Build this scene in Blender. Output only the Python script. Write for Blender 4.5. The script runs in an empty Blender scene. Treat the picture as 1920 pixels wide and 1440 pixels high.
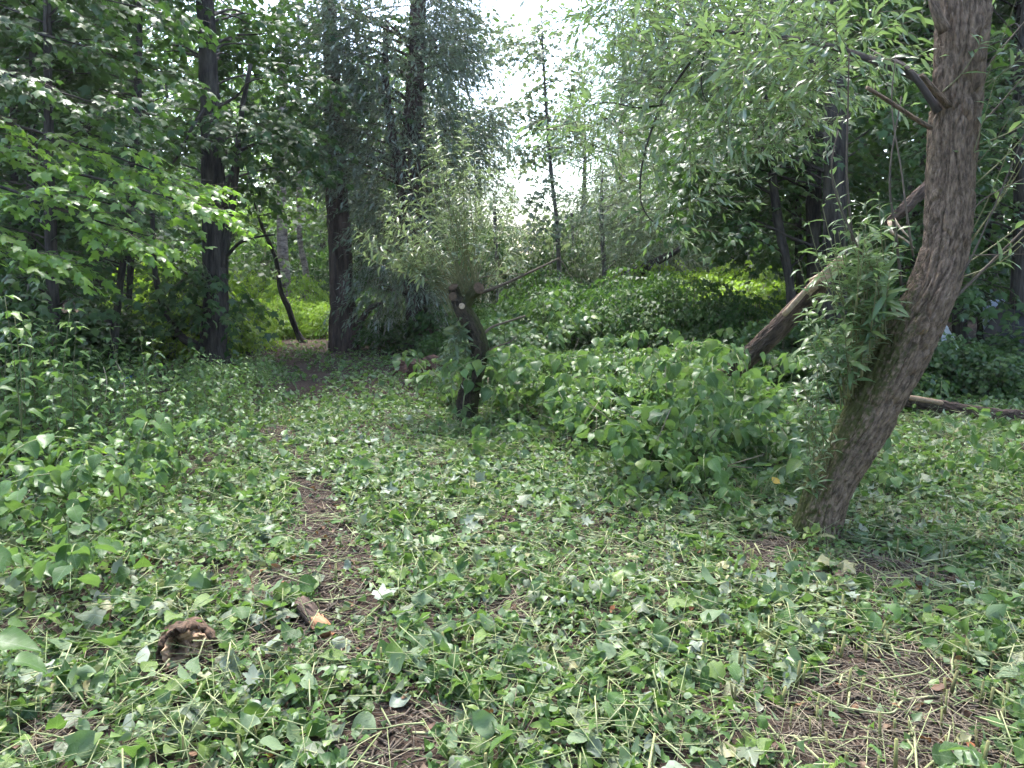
import bpy, math, random
import numpy as np
from mathutils import Matrix, Vector

# ------------------------------------------------------------------ camera, sky, sun, exposure
SC = bpy.context.scene
COL = SC.collection
FPX = 1450.0                      # focal length in pixels of a 1920 px wide picture
CAM_H = 1.55
TILT = math.atan((720 - 500) / FPX)
cam_data = bpy.data.cameras.new('camera')
cam_data.sensor_width = 36.0
cam_data.lens = FPX / 1920 * 36.0
cam_data.clip_start = 0.05
cam_data.clip_end = 2000.0
cam = bpy.data.objects.new('camera', cam_data)
COL.objects.link(cam)
cam.location = (0, 0, CAM_H)
cam.rotation_euler = (math.radians(90) - TILT, 0, 0)
SC.camera = cam

SUN_EL, SUN_AZ = 64.0, -12.0        # azimuth clockwise from +Y (the view direction)
world = bpy.data.worlds.new('World')
SC.world = world
world.use_nodes = True
wn, wl = world.node_tree.nodes, world.node_tree.links
wn.clear()
sky = wn.new('ShaderNodeTexSky')
sky.sky_type = 'NISHITA'
sky.sun_disc = False
sky.sun_elevation = math.radians(SUN_EL)
sky.sun_rotation = math.radians(SUN_AZ)
sky.air_density = 1.0
sky.dust_density = 2.3
sky.ozone_density = 1.0
bg = wn.new('ShaderNodeBackground')
bg.inputs['Strength'].default_value = 0.15
wo = wn.new('ShaderNodeOutputWorld')
wl.new(sky.outputs[0], bg.inputs[0])
wl.new(bg.outputs[0], wo.inputs[0])

sd = bpy.data.lights.new('sun', 'SUN')
sd.energy = 1.5
sd.angle = math.radians(12)
sd.color = (1.0, 0.985, 0.96)
sun = bpy.data.objects.new('sun', sd)
COL.objects.link(sun)
se, sa = math.radians(SUN_EL), math.radians(SUN_AZ)
sdir = Vector((math.sin(sa) * math.cos(se), math.cos(sa) * math.cos(se), math.sin(se)))
sun.rotation_euler = sdir.to_track_quat('Z', 'Y').to_euler()

SC.view_settings.view_transform = 'Standard'
SC.view_settings.look = 'None'
SC.view_settings.gamma = 1.0
SC.view_settings.use_curve_mapping = False
SC.view_settings.exposure = 2.55
SC.render.engine = 'CYCLES'
SC.cycles.max_bounces = 4
SC.cycles.diffuse_bounces = 1
SC.cycles.glossy_bounces = 2
SC.cycles.transmission_bounces = 3
SC.cycles.transparent_max_bounces = 4
SC.cycles.volume_bounces = 0
SC.cycles.use_adaptive_sampling = True
SC.cycles.adaptive_threshold = 0.04

rng = np.random.default_rng(7)
ct, st = math.cos(TILT), math.sin(TILT)


def W(px, py, d):
    """world point seen at photo pixel (px, py) when it stands d metres ahead (world y)"""
    a, b = (px - 960) / FPX, -(py - 720) / FPX
    v = np.array([a, ct + b * st, -st + b * ct])
    return np.array([0, 0, CAM_H]) + v * (d / v[1])


def pix(P):
    """photo pixel of world points (N,3) and forward depth"""
    P = np.atleast_2d(P)
    q = P - np.array([0, 0, CAM_H])
    fw = q[:, 1] * ct - q[:, 2] * st
    up = q[:, 1] * st + q[:, 2] * ct
    fz = np.maximum(fw, 1e-3)
    return 960 + FPX * q[:, 0] / fz, 720 - FPX * up / fz, fw


def G(px, py):
    """x, y of the level ground at a photo pixel"""
    a, b = (px - 960) / FPX, -(py - 720) / FPX
    v = np.array([a, ct + b * st, -st + b * ct])
    k = -CAM_H / v[2]
    return v[0] * k, v[1] * k


# ------------------------------------------------------------------ noise
def _h(i, j, k, seed):
    n = (i * 374761393 + j * 668265263 + k * 2147483647 + seed * 1274126177) & 0xFFFFFFFF
    n = ((n ^ (n >> 13)) * 1274126177) & 0xFFFFFFFF
    n = (n ^ (n >> 16)) & 0xFFFFFFFF
    return n.astype(np.float64) / 4294967295.0


def vn(x, y, z=0.0, seed=0):
    x, y, z = np.broadcast_arrays(np.asarray(x, float), np.asarray(y, float), np.asarray(z, float))
    xi, yi, zi = np.floor(x).astype(np.int64), np.floor(y).astype(np.int64), np.floor(z).astype(np.int64)
    fx, fy, fz = x - xi, y - yi, z - zi
    fx, fy, fz = [f * f * (3 - 2 * f) for f in (fx, fy, fz)]
    r = 0
    for a in (0, 1):
        for b in (0, 1):
            for c in (0, 1):
                w = (fx if a else 1 - fx) * (fy if b else 1 - fy) * (fz if c else 1 - fz)
                r = r + w * _h(xi + a, yi + b, zi + c, seed)
    return r


def fbm(x, y, z=0.0, o=3, seed=0):
    r, a, t = 0, 0.5, 0
    for i in range(o):
        r = r + a * vn(np.asarray(x) * 2 ** i, np.asarray(y) * 2 ** i, np.asarray(z) * 2 ** i, seed + i)
        t += a
        a *= 0.5
    return r / t


def sm(x, a, b):
    t = np.clip((np.asarray(x, float) - a) / (b - a), 0, 1)
    return t * t * (3 - 2 * t)


def gz(x, y):
    """height of the soil"""
    x, y = np.asarray(x, float), np.asarray(y, float)
    z = 0.10 * (fbm(x * 0.35, y * 0.35, 0, 2, 3) - 0.5) + 0.05 * (fbm(x * 1.7, y * 1.7, 0, 2, 9) - 0.5)
    return z + 0.012 * np.maximum(y - 16, 0) + 0.10 * np.maximum(-x - 7, 0) * sm(y, 2, 9)


FX = [-0.9, -0.6, 0.2, 0.6, 1.0, 1.5, 2.0, 2.45, 3.0, 4.0, 8.0]
FY = [8.6, 7.9, 7.0, 6.1, 5.2, 5.05, 5.5, 6.4, 8.4, 8.6, 8.6]


def mound(x, y):
    """height of the knotweed heap beyond the pollard willow"""
    f = np.interp(x, FX, FY)
    return 0.38 * sm(y - f + 1.2 * (vn(np.asarray(x) * 2.2, np.asarray(y) * 2.2, 0, 15) - 0.5), -0.6, 1.3) * (1 - sm(y, 10.5, 12.5)) * sm(x, -1.05, -0.55) * (0.62 + 0.75 * fbm(np.asarray(x) * 1.6, np.asarray(y) * 1.3, 0, 3, 5)) * (1 - 0.45 * sm(x, 2.4, 3.2))


def leftbed(x, y):
    e = -1.55 - 0.16 * (y - 3.0) - 0.35 * (vn(0, y * 0.8, 0, 11) - 0.5)
    return sm(e - x, -0.05, 0.5) * (0.28 + 0.24 * sm(y, 4.0, 6.5)) * (1 - sm(y, 9.5, 11.5)) * (0.75 + 0.5 * vn(np.asarray(x) * 1.2, np.asarray(y) * 1.2, 0, 6))


PATH = np.array([G(*p) for p in [(740, 1600), (725, 1440), (705, 1330), (655, 1160), (632, 1040), (596, 950), (565, 890), (515, 840), (512, 790), (560, 740), (600, 712), (560, 690), (520, 676)]])


def pathd(x, y):
    """distance from the trodden path's middle line"""
    x, y = np.asarray(x, float), np.asarray(y, float)
    d = np.full(np.broadcast(x, y).shape, 1e9)
    for a, b in zip(PATH[:-1], PATH[1:]):
        ab = b - a
        t = np.clip(((x - a[0]) * ab[0] + (y - a[1]) * ab[1]) / (ab @ ab), 0, 1)
        d = np.minimum(d, np.hypot(x - a[0] - t * ab[0], y - a[1] - t * ab[1]))
    return d


BARE = [(G(1660, 1290), 0.42), (G(1560, 1400), 0.3), (G(1640, 1070), 0.36), (G(560, 1190), 0.28), (G(330, 1270), 0.16), (G(760, 1370), 0.22), (G(640, 1050), 0.20), (G(600, 990), 0.22), (G(80, 1400), 0.18), (G(960, 1150), 0.15), (G(1420, 1030), 0.3), (G(500, 1100), 0.2)]


def bare(x, y):
    """0..1, how far the litter is worn away to soil"""
    x, y = np.asarray(x, float), np.asarray(y, float)
    w = 0.12 + 0.005 * y
    b = (1 - sm(pathd(x, y), w * 0.55, w * 1.7)) * sm(vn(x * 2.3, y * 2.3, 0, 21), 0.28, 0.62)
    for (cx, cy), r in BARE:
        d = np.hypot(x - cx, (y - cy)) / r + 0.9 * (vn(x * 6, y * 6, 0, 31) - 0.5)
        b = np.maximum(b, 1 - sm(d, 0.5, 1.15))
    return b


# ------------------------------------------------------------------ mesh helpers
def mesh(name, V, Fs, mat=None, attrs=None, uv=None, smooth=True):
    me = bpy.data.meshes.new(name)
    V = np.asarray(V, np.float32)
    if not isinstance(Fs, list):
        Fs = [Fs]
    Fs = [np.asarray(f, np.int32) for f in Fs if len(f)]
    me.vertices.add(len(V))
    me.vertices.foreach_set('co', V.ravel())
    loops = np.concatenate([f.ravel() for f in Fs])
    me.loops.add(len(loops))
    me.loops.foreach_set('vertex_index', loops)
    tot = np.concatenate([np.full(len(f), f.shape[1], np.int32) for f in Fs])
    me.polygons.add(len(tot))
    starts = np.concatenate([[0], np.cumsum(tot)[:-1]]).astype(np.int32)
    me.polygons.foreach_set('loop_start', starts)
    if smooth:
        me.polygons.foreach_set('use_smooth', np.ones(len(tot), bool))
    for k, a in (attrs or {}).items():
        a = np.asarray(a, np.float32)
        at = me.attributes.new(k, 'FLOAT' if a.ndim == 1 else 'FLOAT_VECTOR', 'POINT')
        at.data.foreach_set('value' if a.ndim == 1 else 'vector', a.ravel())
    if uv is not None:
        u = me.uv_layers.new(name='UVMap')
        u.data.foreach_set('uv', np.asarray(uv, np.float32)[loops].ravel())
    me.update(calc_edges=True)
    if mat:
        me.materials.append(mat)
    return me


def obj(name, me, parent=None, kind=None):
    o = bpy.data.objects.new(name, me)
    COL.objects.link(o)
    if parent is not None:
        o.parent = parent
    if kind:
        o['kind'] = kind
    return o


def thing(name, label, cat, loc=(0, 0, 0), group=None, me=None):
    o = bpy.data.objects.new(name, me)
    COL.objects.link(o)
    o.location = tuple(float(c) for c in loc)
    if me is None:
        o.empty_display_size = 0.1
    return tag(o, label, cat, group)


def tag(o, label, cat, group=None):
    o['label'] = label
    o['category'] = cat
    if group:
        o['group'] = group
    return o


def copy_tree(o, parent=None):
    c = o.copy()
    COL.objects.link(c)
    c.parent = parent
    for ch in list(o.children):
        copy_tree(ch, c)
    return c


def norm(v):
    v = np.asarray(v, float)
    return v / np.maximum(np.linalg.norm(v, axis=-1, keepdims=True), 1e-9)


def spline(P, n):
    """smooth Catmull-Rom through P (k, m) with n samples"""
    P = np.asarray(P, float)
    k = len(P)
    Q = np.vstack([2 * P[0] - P[1], P, 2 * P[-1] - P[-2]])
    t = np.linspace(0, k - 1 - 1e-9, n)
    i = t.astype(int)
    u = (t - i)[:, None]
    p0, p1, p2, p3 = Q[i], Q[i + 1], Q[i + 2], Q[i + 3]
    return 0.5 * (2 * p1 + (p2 - p0) * u + (2 * p0 - 5 * p1 + 4 * p2 - p3) * u ** 2 + (3 * p1 - p0 - 3 * p2 + p3) * u ** 3)


def tube(path, rad, sides=8, disp=None, cap=True, off=0):
    """tube along path (n,3) with radii (n); disp(theta, arclength) adds relief. returns V, quads, tris, th, s"""
    path = np.asarray(path, float)
    rad = np.asarray(rad, float)
    n = len(path)
    T = norm(np.gradient(path, axis=0))
    ref = np.array([0.3, 1.0, 0.2]) if abs(T[:, 2]).mean() > 0.5 else np.array([0.1, 0.2, 1.0])
    U = np.zeros_like(T)
    u = norm(np.cross(T[0], ref))
    for i in range(n):
        u = norm(u - T[i] * (u @ T[i]))
        U[i] = u
    B = np.cross(T, U)
    s = np.concatenate([[0], np.cumsum(np.linalg.norm(np.diff(path, axis=0), axis=1))])
    th = np.linspace(0, 2 * np.pi, sides, endpoint=False)
    r = np.repeat(rad[:, None], sides, 1)
    if disp is not None:
        r = r + disp(th[None, :] + 0 * s[:, None], s[:, None] + 0 * th[None, :], r)
    V = path[:, None, :] + r[..., None] * (np.cos(th)[None, :, None] * U[:, None, :] + np.sin(th)[None, :, None] * B[:, None, :])
    V = V.reshape(-1, 3)
    i, j = np.meshgrid(np.arange(n - 1), np.arange(sides), indexing='ij')
    j2 = (j + 1) % sides
    Q = np.stack([i * sides + j, i * sides + j2, (i + 1) * sides + j2, (i + 1) * sides + j], -1).reshape(-1, 4)
    tris = np.zeros((0, 3), int)
    bc = np.stack([rad[:, None] * np.cos(th), rad[:, None] * np.sin(th), s[:, None] + 0 * th], -1).reshape(-1, 3)
    tube.bc = np.vstack([bc, [(0, 0, 0), (0, 0, s[-1])]]) if cap else bc
    if cap:
        V = np.vstack([V, path[0], path[-1]])
        a, b = n * sides, n * sides + 1
        jj = np.arange(sides)
        t1 = np.stack([np.full(sides, a), (jj + 1) % sides, jj], -1)
        t2 = np.stack([np.full(sides, b), (n - 1) * sides + jj, (n - 1) * sides + (jj + 1) % sides], -1)
        tris = np.vstack([t1, t2])
    return V, Q + off, tris + off


def join(parts):
    """parts of (V, quads, tris) -> one V, quads, tris"""
    Vs, Qs, Ts, o = [], [], [], 0
    for V, Q, T in parts:
        Vs.append(V); Qs.append(Q + o); Ts.append(T + o); o += len(V)
    return np.vstack(Vs), np.vstack(Qs), np.vstack(Ts)


def sticks(A, B, r, sides=3):
    """many straight tapering sticks from A to B (N,3)"""
    A, B = np.asarray(A, float), np.asarray(B, float)
    N = len(A)
    r = np.broadcast_to(np.asarray(r, float), (N,))
    d = norm(B - A)
    ref = np.where(np.abs(d[:, 2:3]) > 0.8, np.array([[1.0, 0, 0]]), np.array([[0, 0, 1.0]]))
    U = norm(np.cross(d, ref))
    Vv = np.cross(d, U)
    th = np.linspace(0, 2 * np.pi, sides, endpoint=False)
    ring = np.cos(th)[None, :, None] * U[:, None] + np.sin(th)[None, :, None] * Vv[:, None]
    lo = A[:, None] + ring * r[:, None, None]
    hi = B[:, None] + ring * (r * 0.75)[:, None, None]
    V = np.concatenate([lo, hi], 1).reshape(-1, 3)
    j = np.arange(sides)
    q = np.stack([j, (j + 1) % sides, sides + (j + 1) % sides, sides + j], -1)
    Q = (q[None] + (np.arange(N) * 2 * sides)[:, None, None]).reshape(-1, 4)
    c = np.stack([np.zeros(sides - 2, int) + sides, sides + np.arange(1, sides - 1), sides + np.arange(2, sides)], -1)
    c0 = np.stack([np.zeros(sides - 2, int), np.arange(2, sides), np.arange(1, sides - 1)], -1)
    T = (np.vstack([c, c0])[None] + (np.arange(N) * 2 * sides)[:, None, None]).reshape(-1, 3)
    return V, Q, T, np.repeat(rng.random(N), 2 * sides)


# ------------------------------------------------------------------ leaf templates (length 1 along +Y, blade faces +Z)
def t_rows(rows, width, bend, fold, twist, wave=0.0, seed=0):
    r = np.random.default_rng(seed)
    V, UV = [], []
    ph = r.random() * 6
    for t, w in rows:
        w = w * width
        a = bend * t                                     # droop angle builds up along the blade
        y = math.sin(a) / bend if abs(bend) > 1e-3 else t
        z = -(1 - math.cos(a)) / bend if abs(bend) > 1e-3 else 0
        tw = twist * t
        for sgn in (-1, 0, 1):
            if w == 0 and sgn != 0:
                continue
            x, dz = sgn * w * math.cos(fold), abs(sgn) * w * math.sin(fold) + wave * sgn * math.sin(9 * t + ph) * w
            V.append((x * math.cos(tw) - dz * math.sin(tw), y - 0.0 * x, z + x * math.sin(tw) + dz * math.cos(tw)))
            UV.append((0.5 + 0.5 * sgn * w / max(width * 0.4, 1e-3) * 0.9, t))
    F, idx, prev = [], 0, None
    for t, w in rows:
        cur = [idx] if w == 0 else [idx, idx + 1, idx + 2]
        idx += len(cur)
        if prev:
            if len(prev) == 1:
                F += [(prev[0], cur[2], cur[1]), (prev[0], cur[1], cur[0])]
            elif len(cur) == 1:
                F += [(prev[0], prev[1], cur[0]), (prev[1], prev[2], cur[0])]
            else:
                F += [(prev[0], prev[1], cur[1]), (prev[0], cur[1], cur[0]), (prev[1], prev[2], cur[2]), (prev[1], cur[2], cur[1])]
        prev = cur
    return dict(V=np.array(V, float), F=np.array(F, int), UV=np.array(UV, float))


KW_HI = [(0, 0.0), (0.012, 0.15), (0.08, 0.29), (0.24, 0.38), (0.44, 0.37), (0.64, 0.27), (0.81, 0.14), (0.92, 0.05), (1, 0)]
KW_LO = [(0, 0.0), (0.08, 0.34), (0.40, 0.38), (0.74, 0.20), (1, 0)]
KW_XS = [(0, 0.0), (0.25, 0.36), (1, 0)]
WL_HI = [(0, 0.0), (0.22, 0.36), (0.5, 0.42), (0.78, 0.25), (1, 0)]
WL_LO = [(0, 0.0), (0.42, 0.42), (1, 0)]
NT_HI = [(0, 0.0), (0.1, 0.33), (0.35, 0.36), (0.7, 0.18), (1, 0)]


def variants(rows, width, n=6, bend=(0.1, 0.9), fold=(0.05, 0.5), wave=0.15, seed=0):
    r = np.random.default_rng(seed)
    return [t_rows(rows, width * r.uniform(0.85, 1.12), r.uniform(*bend), r.uniform(*fold), r.uniform(-0.35, 0.35), wave, seed * 17 + i) for i in range(n)]


def t_maple(lod, droop, seed):
    r = np.random.default_rng(seed)
    if lod == 0:
        R = [(0.20, -0.06), (0.37, 0.03), (0.30, 0.20), (0.57, 0.46), (0.46, 0.52), (0.25, 0.55), (0.20, 0.74)]
    elif lod == 1:
        R = [(0.36, 0.02), (0.29, 0.20), (0.57, 0.47), (0.23, 0.56)]
    else:
        R = [(0.52, 0.36)]
    pts = [(0, 0)] + R + [(0, 1.0)] + [(-x, y) for x, y in R[::-1]]
    P = np.array(pts, float)
    P += r.normal(0, 0.02, P.shape)
    z = -droop * (0.9 * P[:, 0] ** 2 + 0.5 * np.maximum(P[:, 1], 0) ** 2) + r.normal(0, 0.03, len(P))
    if lod == 2:
        V = np.column_stack([P, z])
        F = np.array([(0, 1, 2), (0, 2, 3)])
    else:
        V = np.vstack([np.column_stack([P, z]), [[0, 0.33, 0.03]]])
        c = len(P)
        F = np.array([(c, i, (i + 1) % c) for i in range(c)])
    UV = V[:, :2] * [0.8, 1] + [0.5, 0]
    return dict(V=V, F=F, UV=UV)


KH = variants(KW_HI, 1.0, 8, seed=1)
KH_CURL = variants(KW_HI, 0.95, 8, bend=(-1.8, 2.2), fold=(-0.5, 1.0), wave=0.4, seed=2)
def torn(ts, seed):
    r = np.random.default_rng(seed)
    out = []
    for t in ts:
        k = r.integers(2, 7)
        c = r.integers(0, len(t['F']))
        cen = t['V'][t['F']].mean(1)
        d = np.linalg.norm(cen - cen[c], axis=1)
        F = t['F'][np.argsort(d)[k:]]
        out.append(dict(V=t['V'], F=F, UV=t['UV']))
    return out


KX_CURL = variants(KW_XS, 0.9, 5, bend=(-1.5, 2.2), fold=(-0.6, 1.1), wave=0.4, seed=44)
KH_TORN = torn(KH + KH_CURL, 5)
KL = variants(KW_LO, 1.0, 6, seed=3)
KL_CURL = variants(KW_LO, 0.95, 6, bend=(-1.6, 2.0), fold=(-0.4, 0.9), wave=0.4, seed=33)
KX = variants(KW_XS, 1.0, 5, seed=4)
WH = variants(WL_HI, 0.29, 6, bend=(0.2, 1.1), fold=(0.1, 0.5), seed=5)
WLO = variants(WL_LO, 0.32, 5, bend=(0.1, 0.8), fold=(0.1, 0.4), seed=6)
NH = variants(NT_HI, 0.75, 6, bend=(0.2, 0.9), seed=7)
M0 = [t_maple(0, d, i) for i, d in enumerate((0.2, 0.35, 0.5, 0.65, 0.8))]
M1 = [t_maple(1, d, 20 + i) for i, d in enumerate((0.2, 0.4, 0.6, 0.8))]
M2 = [t_maple(2, d, 40 + i) for i, d in enumerate((0.2, 0.5, 0.8))]


def frames(F, N):
    y = norm(F)
    x = norm(np.cross(y, N))
    z = np.cross(x, y)
    return np.stack([x, y, z], -1)


class Leaves:
    """collects leaves; builds one joined mesh and, for the ones largest in view, single objects"""

    def __init__(self, temps):
        self.t, self.P, self.F, self.N, self.S = temps, [], [], [], []

    def add(self, P, F, N, S):
        P = np.atleast_2d(P)
        n = len(P)
        self.P.append(P); self.F.append(np.broadcast_to(F, (n, 3))); self.N.append(np.broadcast_to(N, (n, 3)))
        self.S.append(np.broadcast_to(S, (n,)))

    def arrays(self):
        return np.vstack(self.P), np.vstack(self.F), np.vstack(self.N), np.concatenate(self.S)

    def joined(self, name, mat, sel=None, org=(0, 0, 0)):
        P, F, N, S = self.arrays()
        if sel is not None:
            P, F, N, S = P[sel], F[sel], N[sel], S[sel]
        P = P - np.asarray(org)
        R = frames(F, N)
        which = rng.integers(0, len(self.t), len(P))
        Vs, Fs, As, Us, o = [], [], [], [], 0
        for k, t in enumerate(self.t):
            m = np.nonzero(which == k)[0]
            if not len(m):
                continue
            V = np.einsum('nij,kj->nki', R[m], t['V']) * S[m][:, None, None] + P[m][:, None, :]
            nv = len(t['V'])
            Vs.append(V.reshape(-1, 3))
            Fs.append((t['F'][None] + (o + np.arange(len(m)) * nv)[:, None, None]).reshape(-1, 3))
            As.append(np.repeat(rng.random(len(m)), nv))
            Us.append(np.tile(t['UV'], (len(m), 1)))
            o += len(m) * nv
        return mesh(name, np.vstack(Vs), np.vstack(Fs), mat, {'v': np.concatenate(As)}, np.vstack(Us))

    def largest(self, n):
        P, F, N, S = self.arrays()
        x, y, d = pix(P)
        ok = (x > 10) & (x < 1910) & (y > 10) & (y < 1430) & (d > 0.5)
        size = np.where(ok, S / np.maximum(d, 0.3), 0) * rng.uniform(0.8, 1.2, len(P))
        order = np.argsort(-size)[:n]
        sel = np.zeros(len(P), bool)
        sel[order[size[order] > 0]] = True
        return sel

    def singles(self, sel, name, mat, parent=None, org=(0, 0, 0), each=None, temps=None):
        P, F, N, S = self.arrays()
        R = frames(F, N)
        ms = []
        for t in (temps or self.t):
            for q in range(3):
                ms.append(mesh(name, t['V'], t['F'], mat, {'v': np.full(len(t['V']), 0.05 + 0.42 * q)}, t['UV']))
        for i in np.nonzero(sel)[0]:
            o = obj(name, ms[int(rng.integers(len(ms)))], parent)
            M = np.eye(4)
            M[:3, :3] = R[i] * S[i]
            M[:3, 3] = P[i] - np.asarray(org)
            o.matrix_local = Matrix(M.tolist()) if parent is None else Matrix(M.tolist())
            if each:
                each(o)


# ------------------------------------------------------------------ materials
def new_mat(name):
    m = bpy.data.materials.new(name)
    m.use_nodes = True
    m.node_tree.nodes.clear()
    return m, m.node_tree.nodes, m.node_tree.links


def leaf_mat(name, dark, light, under, rough=0.42, transl=0.3, tcol=None, spec=0.5, veins=False):
    m, n, l = new_mat(name)
    at = n.new('ShaderNodeAttribute'); at.attribute_name = 'v'
    ramp = n.new('ShaderNodeValToRGB')
    re_ = ramp.color_ramp.elements
    re_[0].position = 0.0; re_[0].color = (*[c * 0.8 for c in dark], 1)
    re_[1].position = 1.0; re_[1].color = (light[0] * 1.7, light[1] * 1.25, light[2] * 0.95, 1)
    k_ = re_.new(0.78); k_.color = (*light, 1)
    l.new(at.outputs['Fac'], ramp.inputs[0])
    geo = n.new('ShaderNodeNewGeometry')
    und = n.new('ShaderNodeMix'); und.data_type = 'RGBA'
    und.inputs[7].default_value = (*under, 1)
    l.new(geo.outputs['Backfacing'], und.inputs[0])
    top = ramp.outputs[0]
    p = n.new('ShaderNodeBsdfPrincipled')
    if veins:
        tc = n.new('ShaderNodeUVMap')
        sx = n.new('ShaderNodeSeparateXYZ'); l.new(tc.outputs[0], sx.inputs[0])

        def mt(op, a, b=None, c=None):
            q = n.new('ShaderNodeMath'); q.operation = op
            for i, v in enumerate((a, b, c)):
                if v is None:
                    continue
                if isinstance(v, (int, float)):
                    q.inputs[i].default_value = v
                else:
                    l.new(v, q.inputs[i])
            return q.outputs[0]
        ax = mt('ABSOLUTE', mt('SUBTRACT', sx.outputs[0], 0.5))
        mid = mt('LESS_THAN', ax, 0.02)
        side = mt('PINGPONG', mt('SUBTRACT', mt('MULTIPLY', sx.outputs[1], 7.0), mt('MULTIPLY', ax, 5.0)), 0.5)
        sv = mt('LESS_THAN', side, 0.06)
        vein = mt('MAXIMUM', mid, mt('MULTIPLY', sv, 0.5))
        vm = n.new('ShaderNodeMix'); vm.data_type = 'RGBA'
        l.new(mt('MULTIPLY', vein, 0.55), vm.inputs[0])
        l.new(top, vm.inputs[6]); vm.inputs[7].default_value = (*under, 1)
        nz = n.new('ShaderNodeTexNoise'); nz.inputs['Scale'].default_value = 28; nz.inputs['Detail'].default_value = 4
        l.new(n.new('ShaderNodeTexCoord').outputs['Object'], nz.inputs['Vector'])
        hs = n.new('ShaderNodeHueSaturation')
        l.new(mt('ADD', mt('MULTIPLY', nz.outputs[0], 0.7), 0.65), hs.inputs['Value'])
        l.new(vm.outputs[2], hs.inputs['Color'])
        top = hs.outputs[0]
        bp = n.new('ShaderNodeBump'); bp.inputs['Strength'].default_value = 0.6; bp.inputs['Distance'].default_value = 0.004
        l.new(mt('SUBTRACT', nz.outputs[0], mt('MULTIPLY', vein, 0.6)), bp.inputs['Height'])
        l.new(bp.outputs[0], p.inputs['Normal'])
    l.new(top, und.inputs[6])
    l.new(und.outputs[2], p.inputs['Base Color'])
    p.inputs['Roughness'].default_value = rough
    p.inputs['Specular IOR Level'].default_value = spec
    tr = n.new('ShaderNodeBsdfTranslucent')
    if tcol is None:
        tcol = tuple(min(1, c * k) for c, k in zip(light, (1.9, 1.9, 1.2)))
    tr.inputs['Color'].default_value = (*tcol, 1)
    mx = n.new('ShaderNodeMixShader'); mx.inputs[0].default_value = transl
    l.new(p.outputs[0], mx.inputs[1]); l.new(tr.outputs[0], mx.inputs[2])
    o = n.new('ShaderNodeOutputMaterial')
    l.new(mx.outputs[0], o.inputs[0])
    return m


def bark_mat(name, c0, c1, scale=(14, 14, 2.2), bump=0.03, moss=None, rough=0.9):
    m, n, l = new_mat(name)
    tc = n.new('ShaderNodeTexCoord')
    ba = n.new('ShaderNodeAttribute'); ba.attribute_name = 'bc'
    mp = n.new('ShaderNodeMapping'); mp.inputs['Scale'].default_value = scale
    l.new(ba.outputs['Vector'], mp.inputs[0])
    nz = n.new('ShaderNodeTexNoise'); nz.inputs['Scale'].default_value = 1.0; nz.inputs['Detail'].default_value = 9; nz.inputs['Roughness'].default_value = 0.68
    l.new(mp.outputs[0], nz.inputs[0])
    vo = n.new('ShaderNodeTexVoronoi'); vo.inputs['Scale'].default_value = 1.6; vo.feature = 'DISTANCE_TO_EDGE'
    l.new(mp.outputs[0], vo.inputs[0])
    cr = n.new('ShaderNodeValToRGB')
    cr.color_ramp.elements[0].position = 0.38; cr.color_ramp.elements[0].color = (*c0, 1)
    cr.color_ramp.elements[1].position = 0.62; cr.color_ramp.elements[1].color = (*c1, 1)
    l.new(nz.outputs[0], cr.inputs[0])
    col = cr.outputs[0]
    if moss is not None:
        at = n.new('ShaderNodeAttribute'); at.attribute_name = 'moss'
        n2 = n.new('ShaderNodeTexNoise'); n2.inputs['Scale'].default_value = 38; n2.inputs['Detail'].default_value = 8
        l.new(tc.outputs['Object'], n2.inputs[0])
        ad = n.new('ShaderNodeMath'); ad.operation = 'MULTIPLY_ADD'
        l.new(n2.outputs[0], ad.inputs[0]); ad.inputs[1].default_value = 1.6
        sb = n.new('ShaderNodeMath'); sb.operation = 'SUBTRACT'; l.new(at.outputs['Fac'], sb.inputs[0]); sb.inputs[1].default_value = 1.25
        l.new(sb.outputs[0], ad.inputs[2])
        r2 = n.new('ShaderNodeMapRange'); r2.inputs[1].default_value = 0.0; r2.inputs[2].default_value = 0.35
        l.new(ad.outputs[0], r2.inputs[0])
        mx = n.new('ShaderNodeMix'); mx.data_type = 'RGBA'
        l.new(r2.outputs[0], mx.inputs[0]); l.new(col, mx.inputs[6]); mx.inputs[7].default_value = (*moss, 1)
        col = mx.outputs[2]
    p = n.new('ShaderNodeBsdfPrincipled')
    l.new(col, p.inputs['Base Color'])
    p.inputs['Roughness'].default_value = rough
    p.inputs['Specular IOR Level'].default_value = 0.2
    sub = n.new('ShaderNodeMath'); sub.operation = 'MULTIPLY_ADD'
    l.new(vo.outputs['Distance'], sub.inputs[0]); sub.inputs[1].default_value = 1.2; l.new(nz.outputs[0], sub.inputs[2])
    bp = n.new('ShaderNodeBump'); bp.inputs['Strength'].default_value = 1.0; bp.inputs['Distance'].default_value = bump
    l.new(sub.outputs[0], bp.inputs['Height'])
    l.new(bp.outputs[0], p.inputs['Normal'])
    o = n.new('ShaderNodeOutputMaterial'); l.new(p.outputs[0], o.inputs[0])
    return m


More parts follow.
